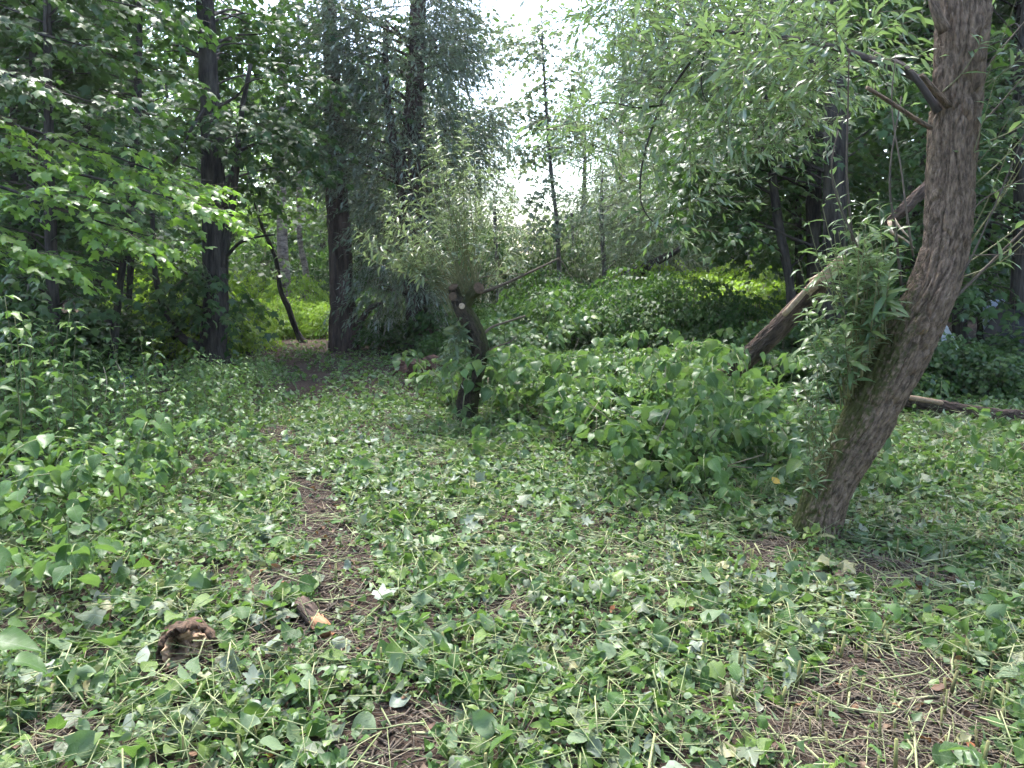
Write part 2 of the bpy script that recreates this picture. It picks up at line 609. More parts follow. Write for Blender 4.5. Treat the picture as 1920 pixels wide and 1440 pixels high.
def plain_mat(name, c0, c1, rough=0.8, scale=20, bump=0.004, spec=0.3):
    m, n, l = new_mat(name)
    tc = n.new('ShaderNodeTexCoord')
    nz = n.new('ShaderNodeTexNoise'); nz.inputs['Scale'].default_value = scale; nz.inputs['Detail'].default_value = 7
    l.new(tc.outputs['Object'], nz.inputs[0])
    at = n.new('ShaderNodeAttribute'); at.attribute_name = 'v'
    ad = n.new('ShaderNodeMath'); ad.operation = 'MULTIPLY_ADD'
    l.new(at.outputs['Fac'], ad.inputs[0]); ad.inputs[1].default_value = 0.7
    sb = n.new('ShaderNodeMath'); sb.operation = 'MULTIPLY_ADD'; l.new(nz.outputs[0], sb.inputs[0]); sb.inputs[1].default_value = 1.4; sb.inputs[2].default_value = -0.45
    l.new(sb.outputs[0], ad.inputs[2])
    mx = n.new('ShaderNodeMix'); mx.data_type = 'RGBA'
    l.new(ad.outputs[0], mx.inputs[0]); mx.inputs[6].default_value = (*c0, 1); mx.inputs[7].default_value = (*c1, 1)
    p = n.new('ShaderNodeBsdfPrincipled')
    l.new(mx.outputs[2], p.inputs['Base Color'])
    p.inputs['Roughness'].default_value = rough; p.inputs['Specular IOR Level'].default_value = spec
    bp = n.new('ShaderNodeBump'); bp.inputs['Strength'].default_value = 0.8; bp.inputs['Distance'].default_value = bump
    l.new(nz.outputs[0], bp.inputs['Height']); l.new(bp.outputs[0], p.inputs['Normal'])
    o = n.new('ShaderNodeOutputMaterial'); l.new(p.outputs[0], o.inputs[0])
    return m


def soil_mat():
    m, n, l = new_mat('soil')
    tc = n.new('ShaderNodeTexCoord')
    n1 = n.new('ShaderNodeTexNoise'); n1.inputs['Scale'].default_value = 1.6; n1.inputs['Detail'].default_value = 6
    n2 = n.new('ShaderNodeTexNoise'); n2.inputs['Scale'].default_value = 55; n2.inputs['Detail'].default_value = 8; n2.inputs['Roughness'].default_value = 0.75
    for q in (n1, n2):
        l.new(tc.outputs['Object'], q.inputs[0])
    r1 = n.new('ShaderNodeValToRGB')
    e = r1.color_ramp.elements
    e[0].position = 0.3; e[0].color = (0.020, 0.014, 0.010, 1)
    e[1].position = 0.72; e[1].color = (0.15, 0.11, 0.085, 1)
    k = e.new(0.5); k.color = (0.062, 0.045, 0.034, 1)
    l.new(n2.outputs[0], r1.inputs[0])
    mx = n.new('ShaderNodeMix'); mx.data_type = 'RGBA'; mx.blend_type = 'MULTIPLY'; mx.inputs[0].default_value = 0.6
    r2 = n.new('ShaderNodeValToRGB')
    r2.color_ramp.elements[0].position = 0.35; r2.color_ramp.elements[0].color = (0.5, 0.48, 0.45, 1)
    r2.color_ramp.elements[1].position = 0.7; r2.color_ramp.elements[1].color = (1.2, 1.1, 1.0, 1)
    l.new(n1.outputs[0], r2.inputs[0])
    l.new(r1.outputs[0], mx.inputs[6]); l.new(r2.outputs[0], mx.inputs[7])
    p = n.new('ShaderNodeBsdfPrincipled'); p.inputs['Roughness'].default_value = 0.95; p.inputs['Specular IOR Level'].default_value = 0.2
    l.new(mx.outputs[2], p.inputs['Base Color'])
    bp = n.new('ShaderNodeBump'); bp.inputs['Strength'].default_value = 1.0; bp.inputs['Distance'].default_value = 0.02
    l.new(n2.outputs[0], bp.inputs['Height']); l.new(bp.outputs[0], p.inputs['Normal'])
    o = n.new('ShaderNodeOutputMaterial'); l.new(p.outputs[0], o.inputs[0])
    return m


MT = dict(
    knot=leaf_mat('knotweed_leaf', (0.032, 0.078, 0.018), (0.092, 0.170, 0.044), (0.145, 0.205, 0.105), 0.42, 0.28, veins=True, spec=0.30),
    knot_far=leaf_mat('knotweed_leaf_joined', (0.034, 0.080, 0.020), (0.096, 0.175, 0.048), (0.14, 0.20, 0.10), 0.42, 0.28, spec=0.30),
    wilt=leaf_mat('wilted_leaf', (0.075, 0.105, 0.050), (0.15, 0.185, 0.10), (0.19, 0.23, 0.16), 0.55, 0.15, veins=True),
    yellow=leaf_mat('yellow_leaf', (0.35, 0.26, 0.03), (0.45, 0.36, 0.06), (0.4, 0.34, 0.1), 0.5, 0.3),
    brown=leaf_mat('brown_leaf', (0.060, 0.030, 0.015), (0.17, 0.085, 0.038), (0.15, 0.095, 0.055), 0.7, 0.1),
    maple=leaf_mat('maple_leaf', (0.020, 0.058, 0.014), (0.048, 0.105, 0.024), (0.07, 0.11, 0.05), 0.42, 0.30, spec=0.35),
    maple_lit=leaf_mat('maple_leaf_lit_colour', (0.075, 0.155, 0.028), (0.12, 0.225, 0.042), (0.15, 0.21, 0.08), 0.38, 0.45, (0.26, 0.48, 0.05)),  # light falling on the boughs is put into this brighter leaf colour
    willow=leaf_mat('willow_leaf', (0.055, 0.105, 0.038), (0.112, 0.180, 0.070), (0.24, 0.29, 0.22), 0.34, 0.32),
    willow_pol=leaf_mat('pollard_leaf', (0.070, 0.110, 0.056), (0.13, 0.180, 0.092), (0.26, 0.30, 0.24), 0.36, 0.30),
    willow_grey=leaf_mat('grey_willow_leaf', (0.062, 0.092, 0.058), (0.115, 0.155, 0.098), (0.20, 0.23, 0.19), 0.40, 0.25),
    willow_pale=leaf_mat('pale_willow_leaf', (0.075, 0.12, 0.065), (0.13, 0.18, 0.10), (0.20, 0.24, 0.17), 0.42, 0.30),
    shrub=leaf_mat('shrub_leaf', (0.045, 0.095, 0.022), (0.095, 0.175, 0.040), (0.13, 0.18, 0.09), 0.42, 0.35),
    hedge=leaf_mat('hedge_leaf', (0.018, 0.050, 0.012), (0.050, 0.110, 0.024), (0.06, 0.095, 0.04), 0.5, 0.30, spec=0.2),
    shrub_bright=leaf_mat('light_shrub_leaf', (0.085, 0.17, 0.020), (0.17, 0.28, 0.036), (0.17, 0.23, 0.07), 0.48, 0.42, spec=0.25),  # lighter and yellower leaf colour than the other shrubs
    nettle=leaf_mat('nettle_leaf', (0.036, 0.090, 0.022), (0.095, 0.180, 0.045), (0.12, 0.17, 0.09), 0.45, 0.30, spec=0.4),
    bark_willow=bark_mat('willow_bark', (0.072, 0.052, 0.036), (0.25, 0.180, 0.125), (60, 60, 16), 0.010, moss=(0.062, 0.066, 0.020)),
    bark_dark=bark_mat('dark_bark', (0.020, 0.017, 0.015), (0.080, 0.068, 0.058), (16, 16, 2.5), 0.02),
    bark_grey=bark_mat('grey_bark', (0.05, 0.045, 0.04), (0.16, 0.145, 0.125), (16, 16, 3), 0.015),
    bark_red=bark_mat('reddish_bark', (0.040, 0.028, 0.024), (0.14, 0.10, 0.085), (14, 14, 2.0), 0.03),
    bark_pollard=bark_mat('pollard_bark', (0.014, 0.011, 0.008), (0.075, 0.058, 0.042), (50, 50, 18), 0.010, moss=(0.042, 0.046, 0.015)),
    bark_log=bark_mat('log_bark', (0.028, 0.020, 0.015), (0.135, 0.095, 0.072), (26, 26, 6), 0.02),
    birch=bark_mat('birch_bark', (0.10, 0.075, 0.060), (0.42, 0.34, 0.29), (6, 6, 14), 0.01),
    twig=plain_mat('twig_bark', (0.055, 0.042, 0.030), (0.14, 0.11, 0.08), 0.8, 30, 0.002),
    shoot=plain_mat('green_shoot', (0.10, 0.11, 0.045), (0.20, 0.19, 0.09), 0.6, 30, 0.002),
    stem=plain_mat('cut_stem', (0.10, 0.14, 0.045), (0.33, 0.34, 0.17), 0.6, 12, 0.002),
    strand=plain_mat('green_strand', (0.09, 0.13, 0.04), (0.28, 0.32, 0.14), 0.6, 12, 0.001),
    straw=plain_mat('straw', (0.085, 0.068, 0.050), (0.34, 0.28, 0.19), 0.8, 12, 0.002),
    stub=plain_mat('stem_stub', (0.06, 0.05, 0.02), (0.22, 0.22, 0.08), 0.7, 25, 0.002),
    cutwood=plain_mat('cut_wood', (0.20, 0.13, 0.08), (0.42, 0.31, 0.20), 0.8, 30, 0.004),
    oldcut=plain_mat('weathered_cut_wood', (0.05, 0.032, 0.02), (0.19, 0.125, 0.08), 0.85, 45, 0.006),
    fresh=plain_mat('split_wood', (0.30, 0.21, 0.14), (0.62, 0.50, 0.38), 0.75, 40, 0.004),
    orange=plain_mat('orange_wood', (0.26, 0.12, 0.055), (0.55, 0.32, 0.18), 0.8, 40, 0.006),
    rotten=plain_mat('rotten_wood', (0.12, 0.066, 0.036), (0.58, 0.38, 0.23), 0.95, 26, 0.02),
    soil=soil_mat(),
    white=plain_mat('white_plastic', (0.60, 0.61, 0.64), (0.80, 0.80, 0.82), 0.45, 8, 0.004),
    paleblue=plain_mat('pale_tarpaulin', (0.42, 0.46, 0.58), (0.58, 0.62, 0.72), 0.5, 6, 0.004),
    blue=plain_mat('blue_plastic', (0.02, 0.07, 0.30), (0.04, 0.14, 0.45), 0.4, 8, 0.004),
    black=plain_mat('dark_tarpaulin', (0.010, 0.011, 0.016), (0.026, 0.028, 0.036), 0.6, 6, 0.004),
    red=plain_mat('red_cloth', (0.30, 0.03, 0.02), (0.45, 0.06, 0.04), 0.7, 8, 0.004),
)

# ------------------------------------------------------------------ ground
def build_ground():
    ys = np.concatenate([np.linspace(-14, 0, 16)[:-1], np.linspace(0, 16, 150)[:-1], np.linspace(16, 60, 50)[:-1], np.linspace(60, 80, 6)])
    xs = np.concatenate([np.linspace(-60, -40, 4)[:-1], np.linspace(-40, -9, 22)[:-1], np.linspace(-9, 9, 150)[:-1], np.linspace(9, 40, 22)[:-1], np.linspace(40, 60, 4)])
    X, Y = np.meshgrid(xs, ys)
    Z = gz(X, Y) + 0.25 * mound(X, Y) + 0.02 * (fbm(X * 9, Y * 9, 0, 2, 77) - 0.5) * (np.abs(X) < 10)
    n, m = X.shape
    i, j = np.meshgrid(np.arange(n - 1), np.arange(m - 1), indexing='ij')
    Q = np.stack([i * m + j, i * m + j + 1, (i + 1) * m + j + 1, (i + 1) * m + j], -1).reshape(-1, 4)
    o = obj('ground', mesh('ground', np.stack([X, Y, Z], -1).reshape(-1, 3), Q, MT['soil']), kind='structure')
    o['label'] = 'brown forest soil under the cut leaves'


build_ground()


def gnd(x, y):
    return gz(x, y) + 0.25 * mound(x, y)


# ------------------------------------------------------------------ trunks and crowns
def plates(u, v, nu, seed):
    """voronoi plates, periodic in u with period nu: edge distance and a value per plate"""
    ui, vi = np.floor(u).astype(np.int64), np.floor(v).astype(np.int64)
    d1 = np.full(u.shape, 9.0); d2 = np.full(u.shape, 9.0); idv = np.zeros(u.shape)
    for a in (-1, 0, 1):
        for b in (-1, 0, 1):
            cu, cv = ui + a, vi + b
            pu = cu + 0.15 + 0.7 * _h(cu % nu, cv, 0 * cu, seed)
            pv = cv + 0.1 + 0.8 * _h(cu % nu, cv, 0 * cu + 1, seed)
            d = np.hypot(u - pu, v - pv)
            near = d < d1
            d2 = np.where(near, d1, np.minimum(d2, d))
            idv = np.where(near, _h(cu % nu, cv, 0 * cu + 2, seed), idv)
            d1 = np.where(near, d, d1)
    return d2 - d1, idv


def bark_disp(amp, kth=11, ks=1.4, seed=0):
    def f(th, s, r):
        # furrowed bark: long plates with deep grooves between them, a finer set on top
        w1 = vn(np.cos(th) * 2.2, np.sin(th) * 2.2, s * 4.0, seed) - 0.5
        w2 = vn(np.cos(th) * 2.2, np.sin(th) * 2.2, s * 4.0, seed + 3) - 0.5
        u = th / (2 * np.pi) * kth + 1.3 * w1
        e, idv = plates(u, s * ks * 3.4 + 1.5 * w2, int(kth), seed)
        e2, id2 = plates(th / (2 * np.pi) * kth * 3 + 2.0 * w1, s * ks * 9 + 2 * w2, int(kth) * 3, seed + 7)
        top = np.clip(e / 0.26, 0, 1) ** 0.6
        big = vn(np.cos(th) * 0.9, np.sin(th) * 0.9, s * 1.1, seed + 4) - 0.5
        b = vn(np.cos(th) * kth, np.sin(th) * kth, s * ks * 14, seed + 2) - 0.5
        e3, id3 = plates(th / (2 * np.pi) * int(kth * 0.5 + 1) + 0.9 * w2, s * ks * 1.5 + 1.2 * w1, int(kth * 0.5 + 1), seed + 11)
        top = top * (0.55 + 0.45 * np.clip(e3 / 0.2, 0, 1) ** 0.6)
        amp_ = amp * (0.6 + 0.9 * vn(np.cos(th) * 1.2, np.sin(th) * 1.2, s * 2.3, seed + 13))
        return amp_ * (1.3 * (top - 0.7) + 0.5 * (id3 - 0.5) + 0.7 * (idv - 0.5) * top + 0.45 * np.clip(e2 / 0.3, 0, 1) * top + 0.35 * b) + r * 0.16 * big
    return f


def trunk_mesh(name, path, rad, mat, sides=24, n=60, amp=0.01, seed=0, kth=11, ks=1.0, moss=None, org=(0, 0, 0), cap=True):
    PR = spline(np.column_stack([np.asarray(path, float), np.asarray(rad, float)]), n)
    V, Q, T = tube(PR[:, :3], PR[:, 3], sides, bark_disp(amp, kth, ks, seed), cap)
    attrs = {'bc': tube.bc}
    if moss is not None:
        attrs['moss'] = moss(V)
    return mesh(name, V - np.asarray(org), [Q, T], mat, attrs)


def limb_path(a, b, sag=0.0, wob=0.1, n=6):
    t = np.linspace(0, 1, n)[:, None]
    L = np.linalg.norm(np.asarray(b) - np.asarray(a))
    p = np.asarray(a) * (1 - t) + np.asarray(b) * t
    p = p + rng.normal(0, wob * L * 0.12, p.shape) * np.sin(np.pi * t)
    p[:, 2] += sag * L * np.sin(np.pi * t[:, 0])
    return p


def sprays(lv, C, R, twigs, per, tl, leaf, mode='maple', axis=None, droop=0.2, tw=None, shell=0.35):
    """leafy twigs in the ellipsoids C (k,3), R (k,3); lv Leaves; tw collects twig ends"""
    C, R = np.atleast_2d(C), np.broadcast_to(np.atleast_2d(R), np.atleast_2d(C).shape)
    k = len(C)
    ci = np.repeat(np.arange(k), twigs)
    n = len(ci)
    u = norm(rng.normal(size=(n, 3)))
    rr = (shell + (1 - shell) * rng.random(n)) ** (1 / 2.0)
    O = C[ci] + u * rr[:, None] * R[ci]
    if axis is None:
        out = u * [1, 1, 0.3]
    else:
        out = O - np.asarray(axis)
        out[:, 2] *= 0.15
        out = norm(out) + 0.5 * u
    out = norm(out + rng.normal(0, 0.35, (n, 3)))
    if mode == 'maple':
        D = norm(out * [1, 1, 0.35] + np.array([0, 0, -droop]) * rng.random((n, 1)) * 1.6)
        L = tl * rng.uniform(0.6, 1.3, n)
        t = np.tile(np.linspace(0.12, 1.0, per), n) + rng.normal(0, 0.04, n * per)
        ti = np.repeat(np.arange(n), per)
        side = np.where(np.tile(np.arange(per), n) % 2 == 0, 1.0, -1.0)
        lat = norm(np.cross(D, [0, 0, 1.0]))[ti] * side[:, None]
        P = O[ti] + D[ti] * (L[ti] * t)[:, None] + np.array([0, 0, -1.0]) * (droop * L[ti] * t ** 2)[:, None]
        F = norm(lat * rng.uniform(0.5, 1.1, (len(ti), 1)) + D[ti] * (0.35 + 0.6 * t[:, None]) + np.array([0, 0, -0.35]) + rng.normal(0, 0.2, (len(ti), 3)))
        P = P + F * leaf * 0.35 * rng.random((len(ti), 1))
        N = norm(np.array([0, 0, 1.0]) + rng.normal(0, 0.38, (len(ti), 3)))
    else:
        g = {'willow': np.array([0, 0, -droop]), 'up': np.array([0, 0, 0.8])}[mode]
        D = norm(out + g * rng.random((n, 1)) * 2)
        L = tl * rng.uniform(0.6, 1.3, n)
        t = np.tile(np.linspace(0.05, 1.0, per), n) + rng.normal(0, 0.03, n * per)
        ti = np.repeat(np.arange(n), per)
        q = norm(np.cross(D[ti], rng.normal(size=(len(ti), 3))))
        P = O[ti] + D[ti] * (L[ti] * t)[:, None] + np.array([0, 0, -1.0]) * (0.5 * droop * L[ti] * t ** 2)[:, None]
        F = norm(D[ti] * 0.8 + q * 0.8 + np.array([0, 0, -0.12]))
        N = norm(q + np.array([0, 0, 0.9]) + rng.normal(0, 0.3, (len(ti), 3)))
    S = leaf * rng.uniform(0.65, 1.25, len(ti))
    lv.add(P, F, N, S)
    if tw is not None:
        tw.append((O, O + D * L[:, None] * 0.9))


def twig_part(tw, parent, r=0.004, org=(0, 0, 0), frac=1.0):
    A = np.vstack([a for a, b in tw]); B = np.vstack([b for a, b in tw])
    if frac < 1:
        m = rng.random(len(A)) < frac
        A, B = A[m], B[m]
    V, Q, T, v = sticks(A - np.asarray(org), B - np.asarray(org), r)
    return obj('twigs', mesh('twigs', V, [Q, T], MT['twig'], {'v': v}), parent, 'stuff')


def box_clumps(x0, x1, y0, y1, d0, d1, k):
    return np.array([W(rng.uniform(x0, x1), rng.uniform(y0, y1), rng.uniform(d0, d1)) for _ in range(k)])


def limb(parent, a, b, r0, r1, mat, org, sag=0.05, wob=0.12, sides=6, name='limb', pts=None, n=10):
    p = spline(limb_path(a, b, sag, wob) if pts is None else np.asarray(pts, float), n)
    rr = np.linspace(r0, r1, n)
    V, Q, T = tube(p, rr, sides)
    return obj(name, mesh(name, V - np.asarray(org), [Q, T], mat, {'v': np.full(len(V), rng.random()), 'bc': tube.bc + rng.random(3)}), parent)


TREES = []


def tree(name, label, path, rad, bark, clumps, leaf_t, leaf_m, leaf_s, twigs, per, tl, mode='maple', droop=0.25,
         cat='tree', group=None, amp=0.012, sides=20, n=40, limbs=True, axis=None, twig_frac=0.5, single=0, limb_r=0.03, seed=None, limb_pts=(), kth=11, ks=0.9):
    """a tree whose trunk follows path; clumps: list of (centres, radii)"""
    path = np.asarray(path, float)
    base = path[0]
    t = thing(name, label, cat, base, group)
    obj('trunk', trunk_mesh('trunk', path, rad, bark, sides, n, amp, seed or int(rng.integers(1000)), kth, ks, None, base), t)
    lv, tw = Leaves(leaf_t), []
    for C, R in clumps:
        sprays(lv, C, R, twigs, per, tl, leaf_s, mode, axis if axis is not None else path[len(path) // 2], droop, tw)
        if limbs:
            for c in np.atleast_2d(C):
                z = min(c[2] - 0.3 * np.hypot(c[0] - base[0], c[1] - base[1]), path[-1][2] - 0.1)
                i = int(np.argmin(np.abs(path[:, 2] - z)))
                zz = path[:, 2]
                a = np.array([np.interp(max(z, base[2] + 0.8), zz, path[:, q]) for q in range(3)]) if np.all(np.diff(zz) > 0) else path[i]
                limb(t, a, c, limb_r, limb_r * 0.25, bark, base)
    for pts, r0, r1 in limb_pts:
        limb(t, None, None, r0, r1, bark, base, pts=pts, n=16)
    if tw and twig_frac > 0:
        twig_part(tw, t, 0.004, base, twig_frac)
    sel = lv.largest(single) if single else np.zeros(sum(len(p) for p in lv.P), bool)
    obj('crown', lv.joined('crown', leaf_m, ~sel, base), t, 'stuff')
    if single:
        lv.singles(sel, 'leaf', leaf_m, t, base)
    return t


def dome(cx, cy, z0, z1, r, k):
    """clump centres filling a crown"""
    C = []
    for _ in range(k):
        a, z = rng.uniform(0, 2 * np.pi), rng.uniform(0, 1)
        q = r * math.sqrt(rng.uniform(0.05, 1)) * (1 - 0.5 * z)
        C.append((cx + q * math.cos(a), cy + q * math.sin(a), z0 + (z1 - z0) * z))
    return np.array(C)


def up_path(px, py, d, tops, extra=None):
    """trunk path through photo pixels at one distance: base pixel, then (px, py[, d]) going up"""
    b = W(px, py, d)
    b[2] = float(gz(b[0], b[1])) - 0.05
    P = [b]
    for q in tops:
        P.append(W(q[0], q[1], q[2] if len(q) > 2 else d))
    for e in (extra or []):
        P.append(P[-1] + np.array(e, float))
    return np.array(P)


# ---- tall dark maple with the J-shaped limb
p = up_path(402, 690, 11.8, [(400, 640), (404, 560), (403, 420), (398, 290), (392, 150), (384, 0)], [(-0.05, 0.1, 1.5), (0.1, 0.1, 2.5), (0.1, 0, 3)])
rad = [0.27, 0.20, 0.185, 0.175, 0.15, 0.125, 0.115, 0.10, 0.07, 0.03]
w = lambda *q: [W(*c) for c in q]
tree('maple_tree', 'tall dark maple trunk with a curved limb sweeping up from its foot', p, rad, MT['bark_dark'],
     [(box_clumps(330, 450, 470, 590, 11.2, 11.5, 4), (0.35, 0.2, 0.12)),
      (box_clumps(300, 520, 420, 560, 12.6, 13.4, 5), (0.5, 0.3, 0.2)),
      (box_clumps(480, 570, 60, 360, 11.2, 12.5, 6), (0.5, 0.5, 0.22)), (box_clumps(400, 520, 60, 360, 12.9, 13.6, 7), (0.5, 0.4, 0.22)), (box_clumps(250, 350, 60, 320, 12.2, 13.2, 6), (0.6, 0.5, 0.25)), (box_clumps(360, 520, 190, 280, 11.2, 11.4, 4), (0.45, 0.2, 0.13)), (box_clumps(400, 620, -60, 120, 12.5, 14.5, 9), (0.7, 0.6, 0.3)),
      (dome(p[-1][0], 12.2, 6.4, 10.5, 2.4, 14), (0.9, 0.9, 0.4))],
     M1, MT['maple'], 0.125, 13, 8, 0.6, sides=28, n=70, amp=0.014, limb_r=0.025,
     limb_pts=[(w((390, 655, 11.7), (362, 645, 11.6), (336, 628, 11.5), (312, 585, 11.4), (296, 540, 11.3), (288, 480, 11.2), (286, 400, 11.1)), 0.085, 0.03),
               (w((416, 500, 11.75), (424, 455, 11.7), (433, 400, 11.7), (443, 320, 11.6), (450, 230, 11.6), (470, 120, 11.6)), 0.075, 0.035),
               (w((412, 400, 11.8), (420, 370, 11.7), (432, 330, 11.7), (440, 300, 11.7)), 0.035, 0.02),
               (w((425, 480, 11.7), (450, 455, 11.5), (480, 445, 11.4), (515, 440, 11.3)), 0.03, 0.01),
               (w((392, 190, 11.8), (360, 240, 11.4), (335, 290, 11.2), (318, 312, 11.1)), 0.03, 0.012)])

# ---- maples of the dark wood edge
for px, py, d, lean, label in [(104, 690, 9.6, -14, 'slim maple at the dark wood edge behind the nettles, nearest the tall dark trunk'),
                               (52, 700, 10.6, 10, 'slim straight maple at the dark wood edge behind the nettles, with close twin neighbour'),
                               (20, 690, 11.4, 6, 'slim maple at the very edge of the picture behind the nettles'),
                               (205, 690, 10.8, 55, 'thin leaning maple sapling in the dark wood beside the pale dry stalks'),
                               (236, 680, 12.4, 20, 'thin dark maple pole behind the leaning sapling in the wood')]:
    p = up_path(px, py, d, [(px + lean * 0.3, 560), (px + lean * 0.7, 400), (px + lean, 180)], [(0.1, 0, 1.5), (-0.1, 0.1, 2)])
    r = 0.07 if px < 150 else 0.05
    x0, x1 = px - 170, min(px + 150, 225)
    tree('maple_tree', label, p, [r * 1.3, r, r * 0.9, r * 0.7, r * 0.5, r * 0.2], MT['bark_dark'],
         [(box_clumps(x0, min(x1, 150), 380, 620, d - 1.4, d + 0.6, 9), (0.55, 0.55, 0.2)),
          (box_clumps(x0, x1, -60, 400, d - 0.8, d + 1.2, 17), (0.65, 0.65, 0.25)),
          (dome(p[-1][0], d + 0.3, 4.8, 8.0, 2.0, 9), (0.8, 0.8, 0.35))],
         M1, MT['maple'], 0.12, 11, 8, 0.5, sides=12, n=24, amp=0.006, limb_r=0.014)

# ---- bright maple boughs reaching in
base = np.array([-6.6, 7.2, float(gz(-6.6, 7.2)) - 0.05])
t = thing('maple_tree', 'young maple with bright layered boughs reaching over the nettles', 'tree', base)
path = [base, base + [0.05, 0.05, 1.5], base + [0.15, 0.1, 3.2], base + [0.2, 0.1, 5.5]]
obj('trunk', trunk_mesh('trunk', path, [0.12, 0.1, 0.08, 0.03], MT['bark_dark'], 14, 24, 0.008, 5, org=base), t)
lv, lvd, tw = Leaves(M0), Leaves(M0), []
BOUGHS = [((-330, 180, 6.4), (-60, 215, 6.5), (120, 262, 6.6), (260, 310, 6.7), (372, 352, 6.8)),
          ((-330, 240, 6.3), (-40, 285, 6.2), (140, 325, 6.2), (290, 362, 6.3), (405, 400, 6.4)),
          ((-330, 300, 6.2), (-40, 340, 5.9), (90, 385, 5.9), (200, 420, 6.0), (285, 445, 6.1)),
          ((-330, 40, 6.4), (-80, 40, 6.6), (100, 70, 6.9), (230, 110, 7.1), (350, 150, 7.3)),
          ((-330, 60, 6.4), (-120, 100, 6.2), (20, 140, 6.2), (150, 185, 6.4), (260, 215, 6.6)),
          ((-330, -60, 6.4), (-100, -60, 6.6), (60, -30, 7.0), (200, 0, 7.2), (330, 30, 7.4)),
          ((-330, 330, 6.2), (-150, 380, 5.7), (-40, 420, 5.6), (60, 470, 5.7), (110, 500, 5.8))]
for k, bo in enumerate(BOUGHS):
    pts = np.array([W(b[0], b[1], b[2] + 1.0) for b in bo])
    limb(t, None, None, 0.022, 0.004, MT['bark_dark'], base, pts=pts, n=18, sides=6, name='bough')
    C = spline(pts, 16)[4:]
    C = C + rng.normal(0, 0.05, C.shape)
    sprays(lvd if k in (3, 4, 5) else lv, C, (0.13, 0.26, 0.03), 4, 6, 0.30, 0.095, 'maple', base, 0.30, tw, shell=0.1)  # upper boughs take the darker maple colour, the lit tiers the brighter one
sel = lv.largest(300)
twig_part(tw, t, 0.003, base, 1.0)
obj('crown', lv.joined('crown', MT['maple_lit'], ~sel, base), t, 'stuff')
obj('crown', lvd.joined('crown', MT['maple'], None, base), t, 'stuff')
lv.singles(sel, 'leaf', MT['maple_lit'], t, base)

# ---- trees of the gap between the two dark trunks
p = up_path(648, 664, 14.2, [(643, 560), (636, 420), (630, 300), (622, 120)], [(0, 0, 1.5), (0.1, 0, 3), (0.1, 0, 3)])
tree('old_tree', 'dead-looking reddish trunk with a long split and a curved side limb', p, [0.30, 0.20, 0.185, 0.16, 0.12, 0.10, 0.06, 0.02], MT['bark_red'],
     [(box_clumps(540, 640, 20, 330, 13.5, 15.5, 12), (0.8, 0.8, 0.35)), (dome(p[-1][0], 15, 6, 11, 2.6, 14), (0.9, 0.9, 0.5))],
     M2, MT['maple'], 0.12, 16, 8, 0.6, sides=28, n=60, amp=0.03, limb_r=0.02, kth=7, ks=0.4,
     limb_pts=[(w((662, 655, 14.1), (672, 615, 14.0), (688, 585, 14.0), (702, 573, 13.9), (718, 570, 13.9)), 0.075, 0.04),
               (w((630, 340, 14.2), (608, 300, 14.0), (585, 255, 13.9), (560, 225, 13.8)), 0.04, 0.015)])
p = up_path(572, 664, 15.5, [(556, 620), (540, 575), (526, 545), (515, 480)], [(-0.3, 0, 0.8), (-0.2, 0, 1.2)])
tree('sapling', 'thin dark sapling leaning over the bright undergrowth by the path', p, [0.075, 0.06, 0.055, 0.045, 0.035, 0.02, 0.008], MT['bark_dark'],
     [(box_clumps(445, 580, 330, 520, 14.6, 16, 10), (0.6, 0.6, 0.22))], M2, MT['shrub'], 0.11, 14, 8, 0.5, sides=10, n=24, limb_r=0.012)
for px, py, tops, d, lab in [(532, 640, [(535, 560), (530, 470), (528, 380), (530, 200)], 20, 'pale birch trunk beyond the leaning sapling, the thicker of two'),
                             (574, 640, [(578, 570), (572, 500), (562, 440), (560, 250)], 21, 'slim pale birch trunk nearest the reddish split trunk')]:
    p = up_path(px, py, d, tops, [(0.1, 0, 2.5), (0.1, 0, 3)])
    rr = 0.17 if px < 560 else 0.10
    tree('birch_tree', lab, p, [rr * 1.2, rr, rr * 0.8, rr * 0.7, rr * 0.6, rr * 0.4, 0.03], MT['birch'],
         [(box_clumps(px - 90, px + 90, 60, 440, d, d + 2.5, 12), (1.0, 1.0, 0.5))], M2, MT['shrub'], 0.13, 16, 8, 0.6, sides=12, n=30, limb_r=0.02, amp=0.006)

# ---- big grey willow
p = up_path(790, 668, 14.0, [(790, 620), (782, 540), (772, 430), (770, 300), (780, 120)], [(0.1, 0, 2), (0.1, 0, 2.5), (0, 0, 2)])
tree('willow_tree', 'large dense grey-leaved willow behind the pollarded stump', p, [0.36, 0.25, 0.22, 0.20, 0.17, 0.13, 0.10, 0.06, 0.02], MT['bark_red'],
     [(box_clumps(650, 860, 60, 330, 13.0, 15.0, 26), (0.55, 0.6, 0.5)), (box_clumps(705, 800, 330, 560, 13.2, 14.6, 17), (0.4, 0.5, 0.42)), (box_clumps(660, 720, 330, 420, 14.5, 15.2, 4), (0.4, 0.3, 0.4)),
      (box_clumps(800, 925, 180, 420, 13.6, 15.2, 11), (0.45, 0.5, 0.4)), (box_clumps(740, 890, -80, 120, 13.2, 15.0, 12), (0.5, 0.6, 0.5)), (box_clumps(620, 720, 10, 290, 13.3, 13.9, 13), (0.42, 0.35, 0.45)),
      (dome(p[-1][0], 14.5, 6.3, 11, 1.8, 12), (0.7, 0.7, 0.6))],
     WLO, MT['willow_grey'], 0.115, 40, 12, 0.55, 'willow', 0.45, sides=28, n=60, amp=0.03, limb_r=0.03, kth=7, ks=0.5, twig_frac=0.4,
     limb_pts=[(w((785, 560, 14), (765, 420, 13.8), (735, 250, 13.6), (722, 140, 13.6), (725, 40, 13.6)), 0.11, 0.05)])

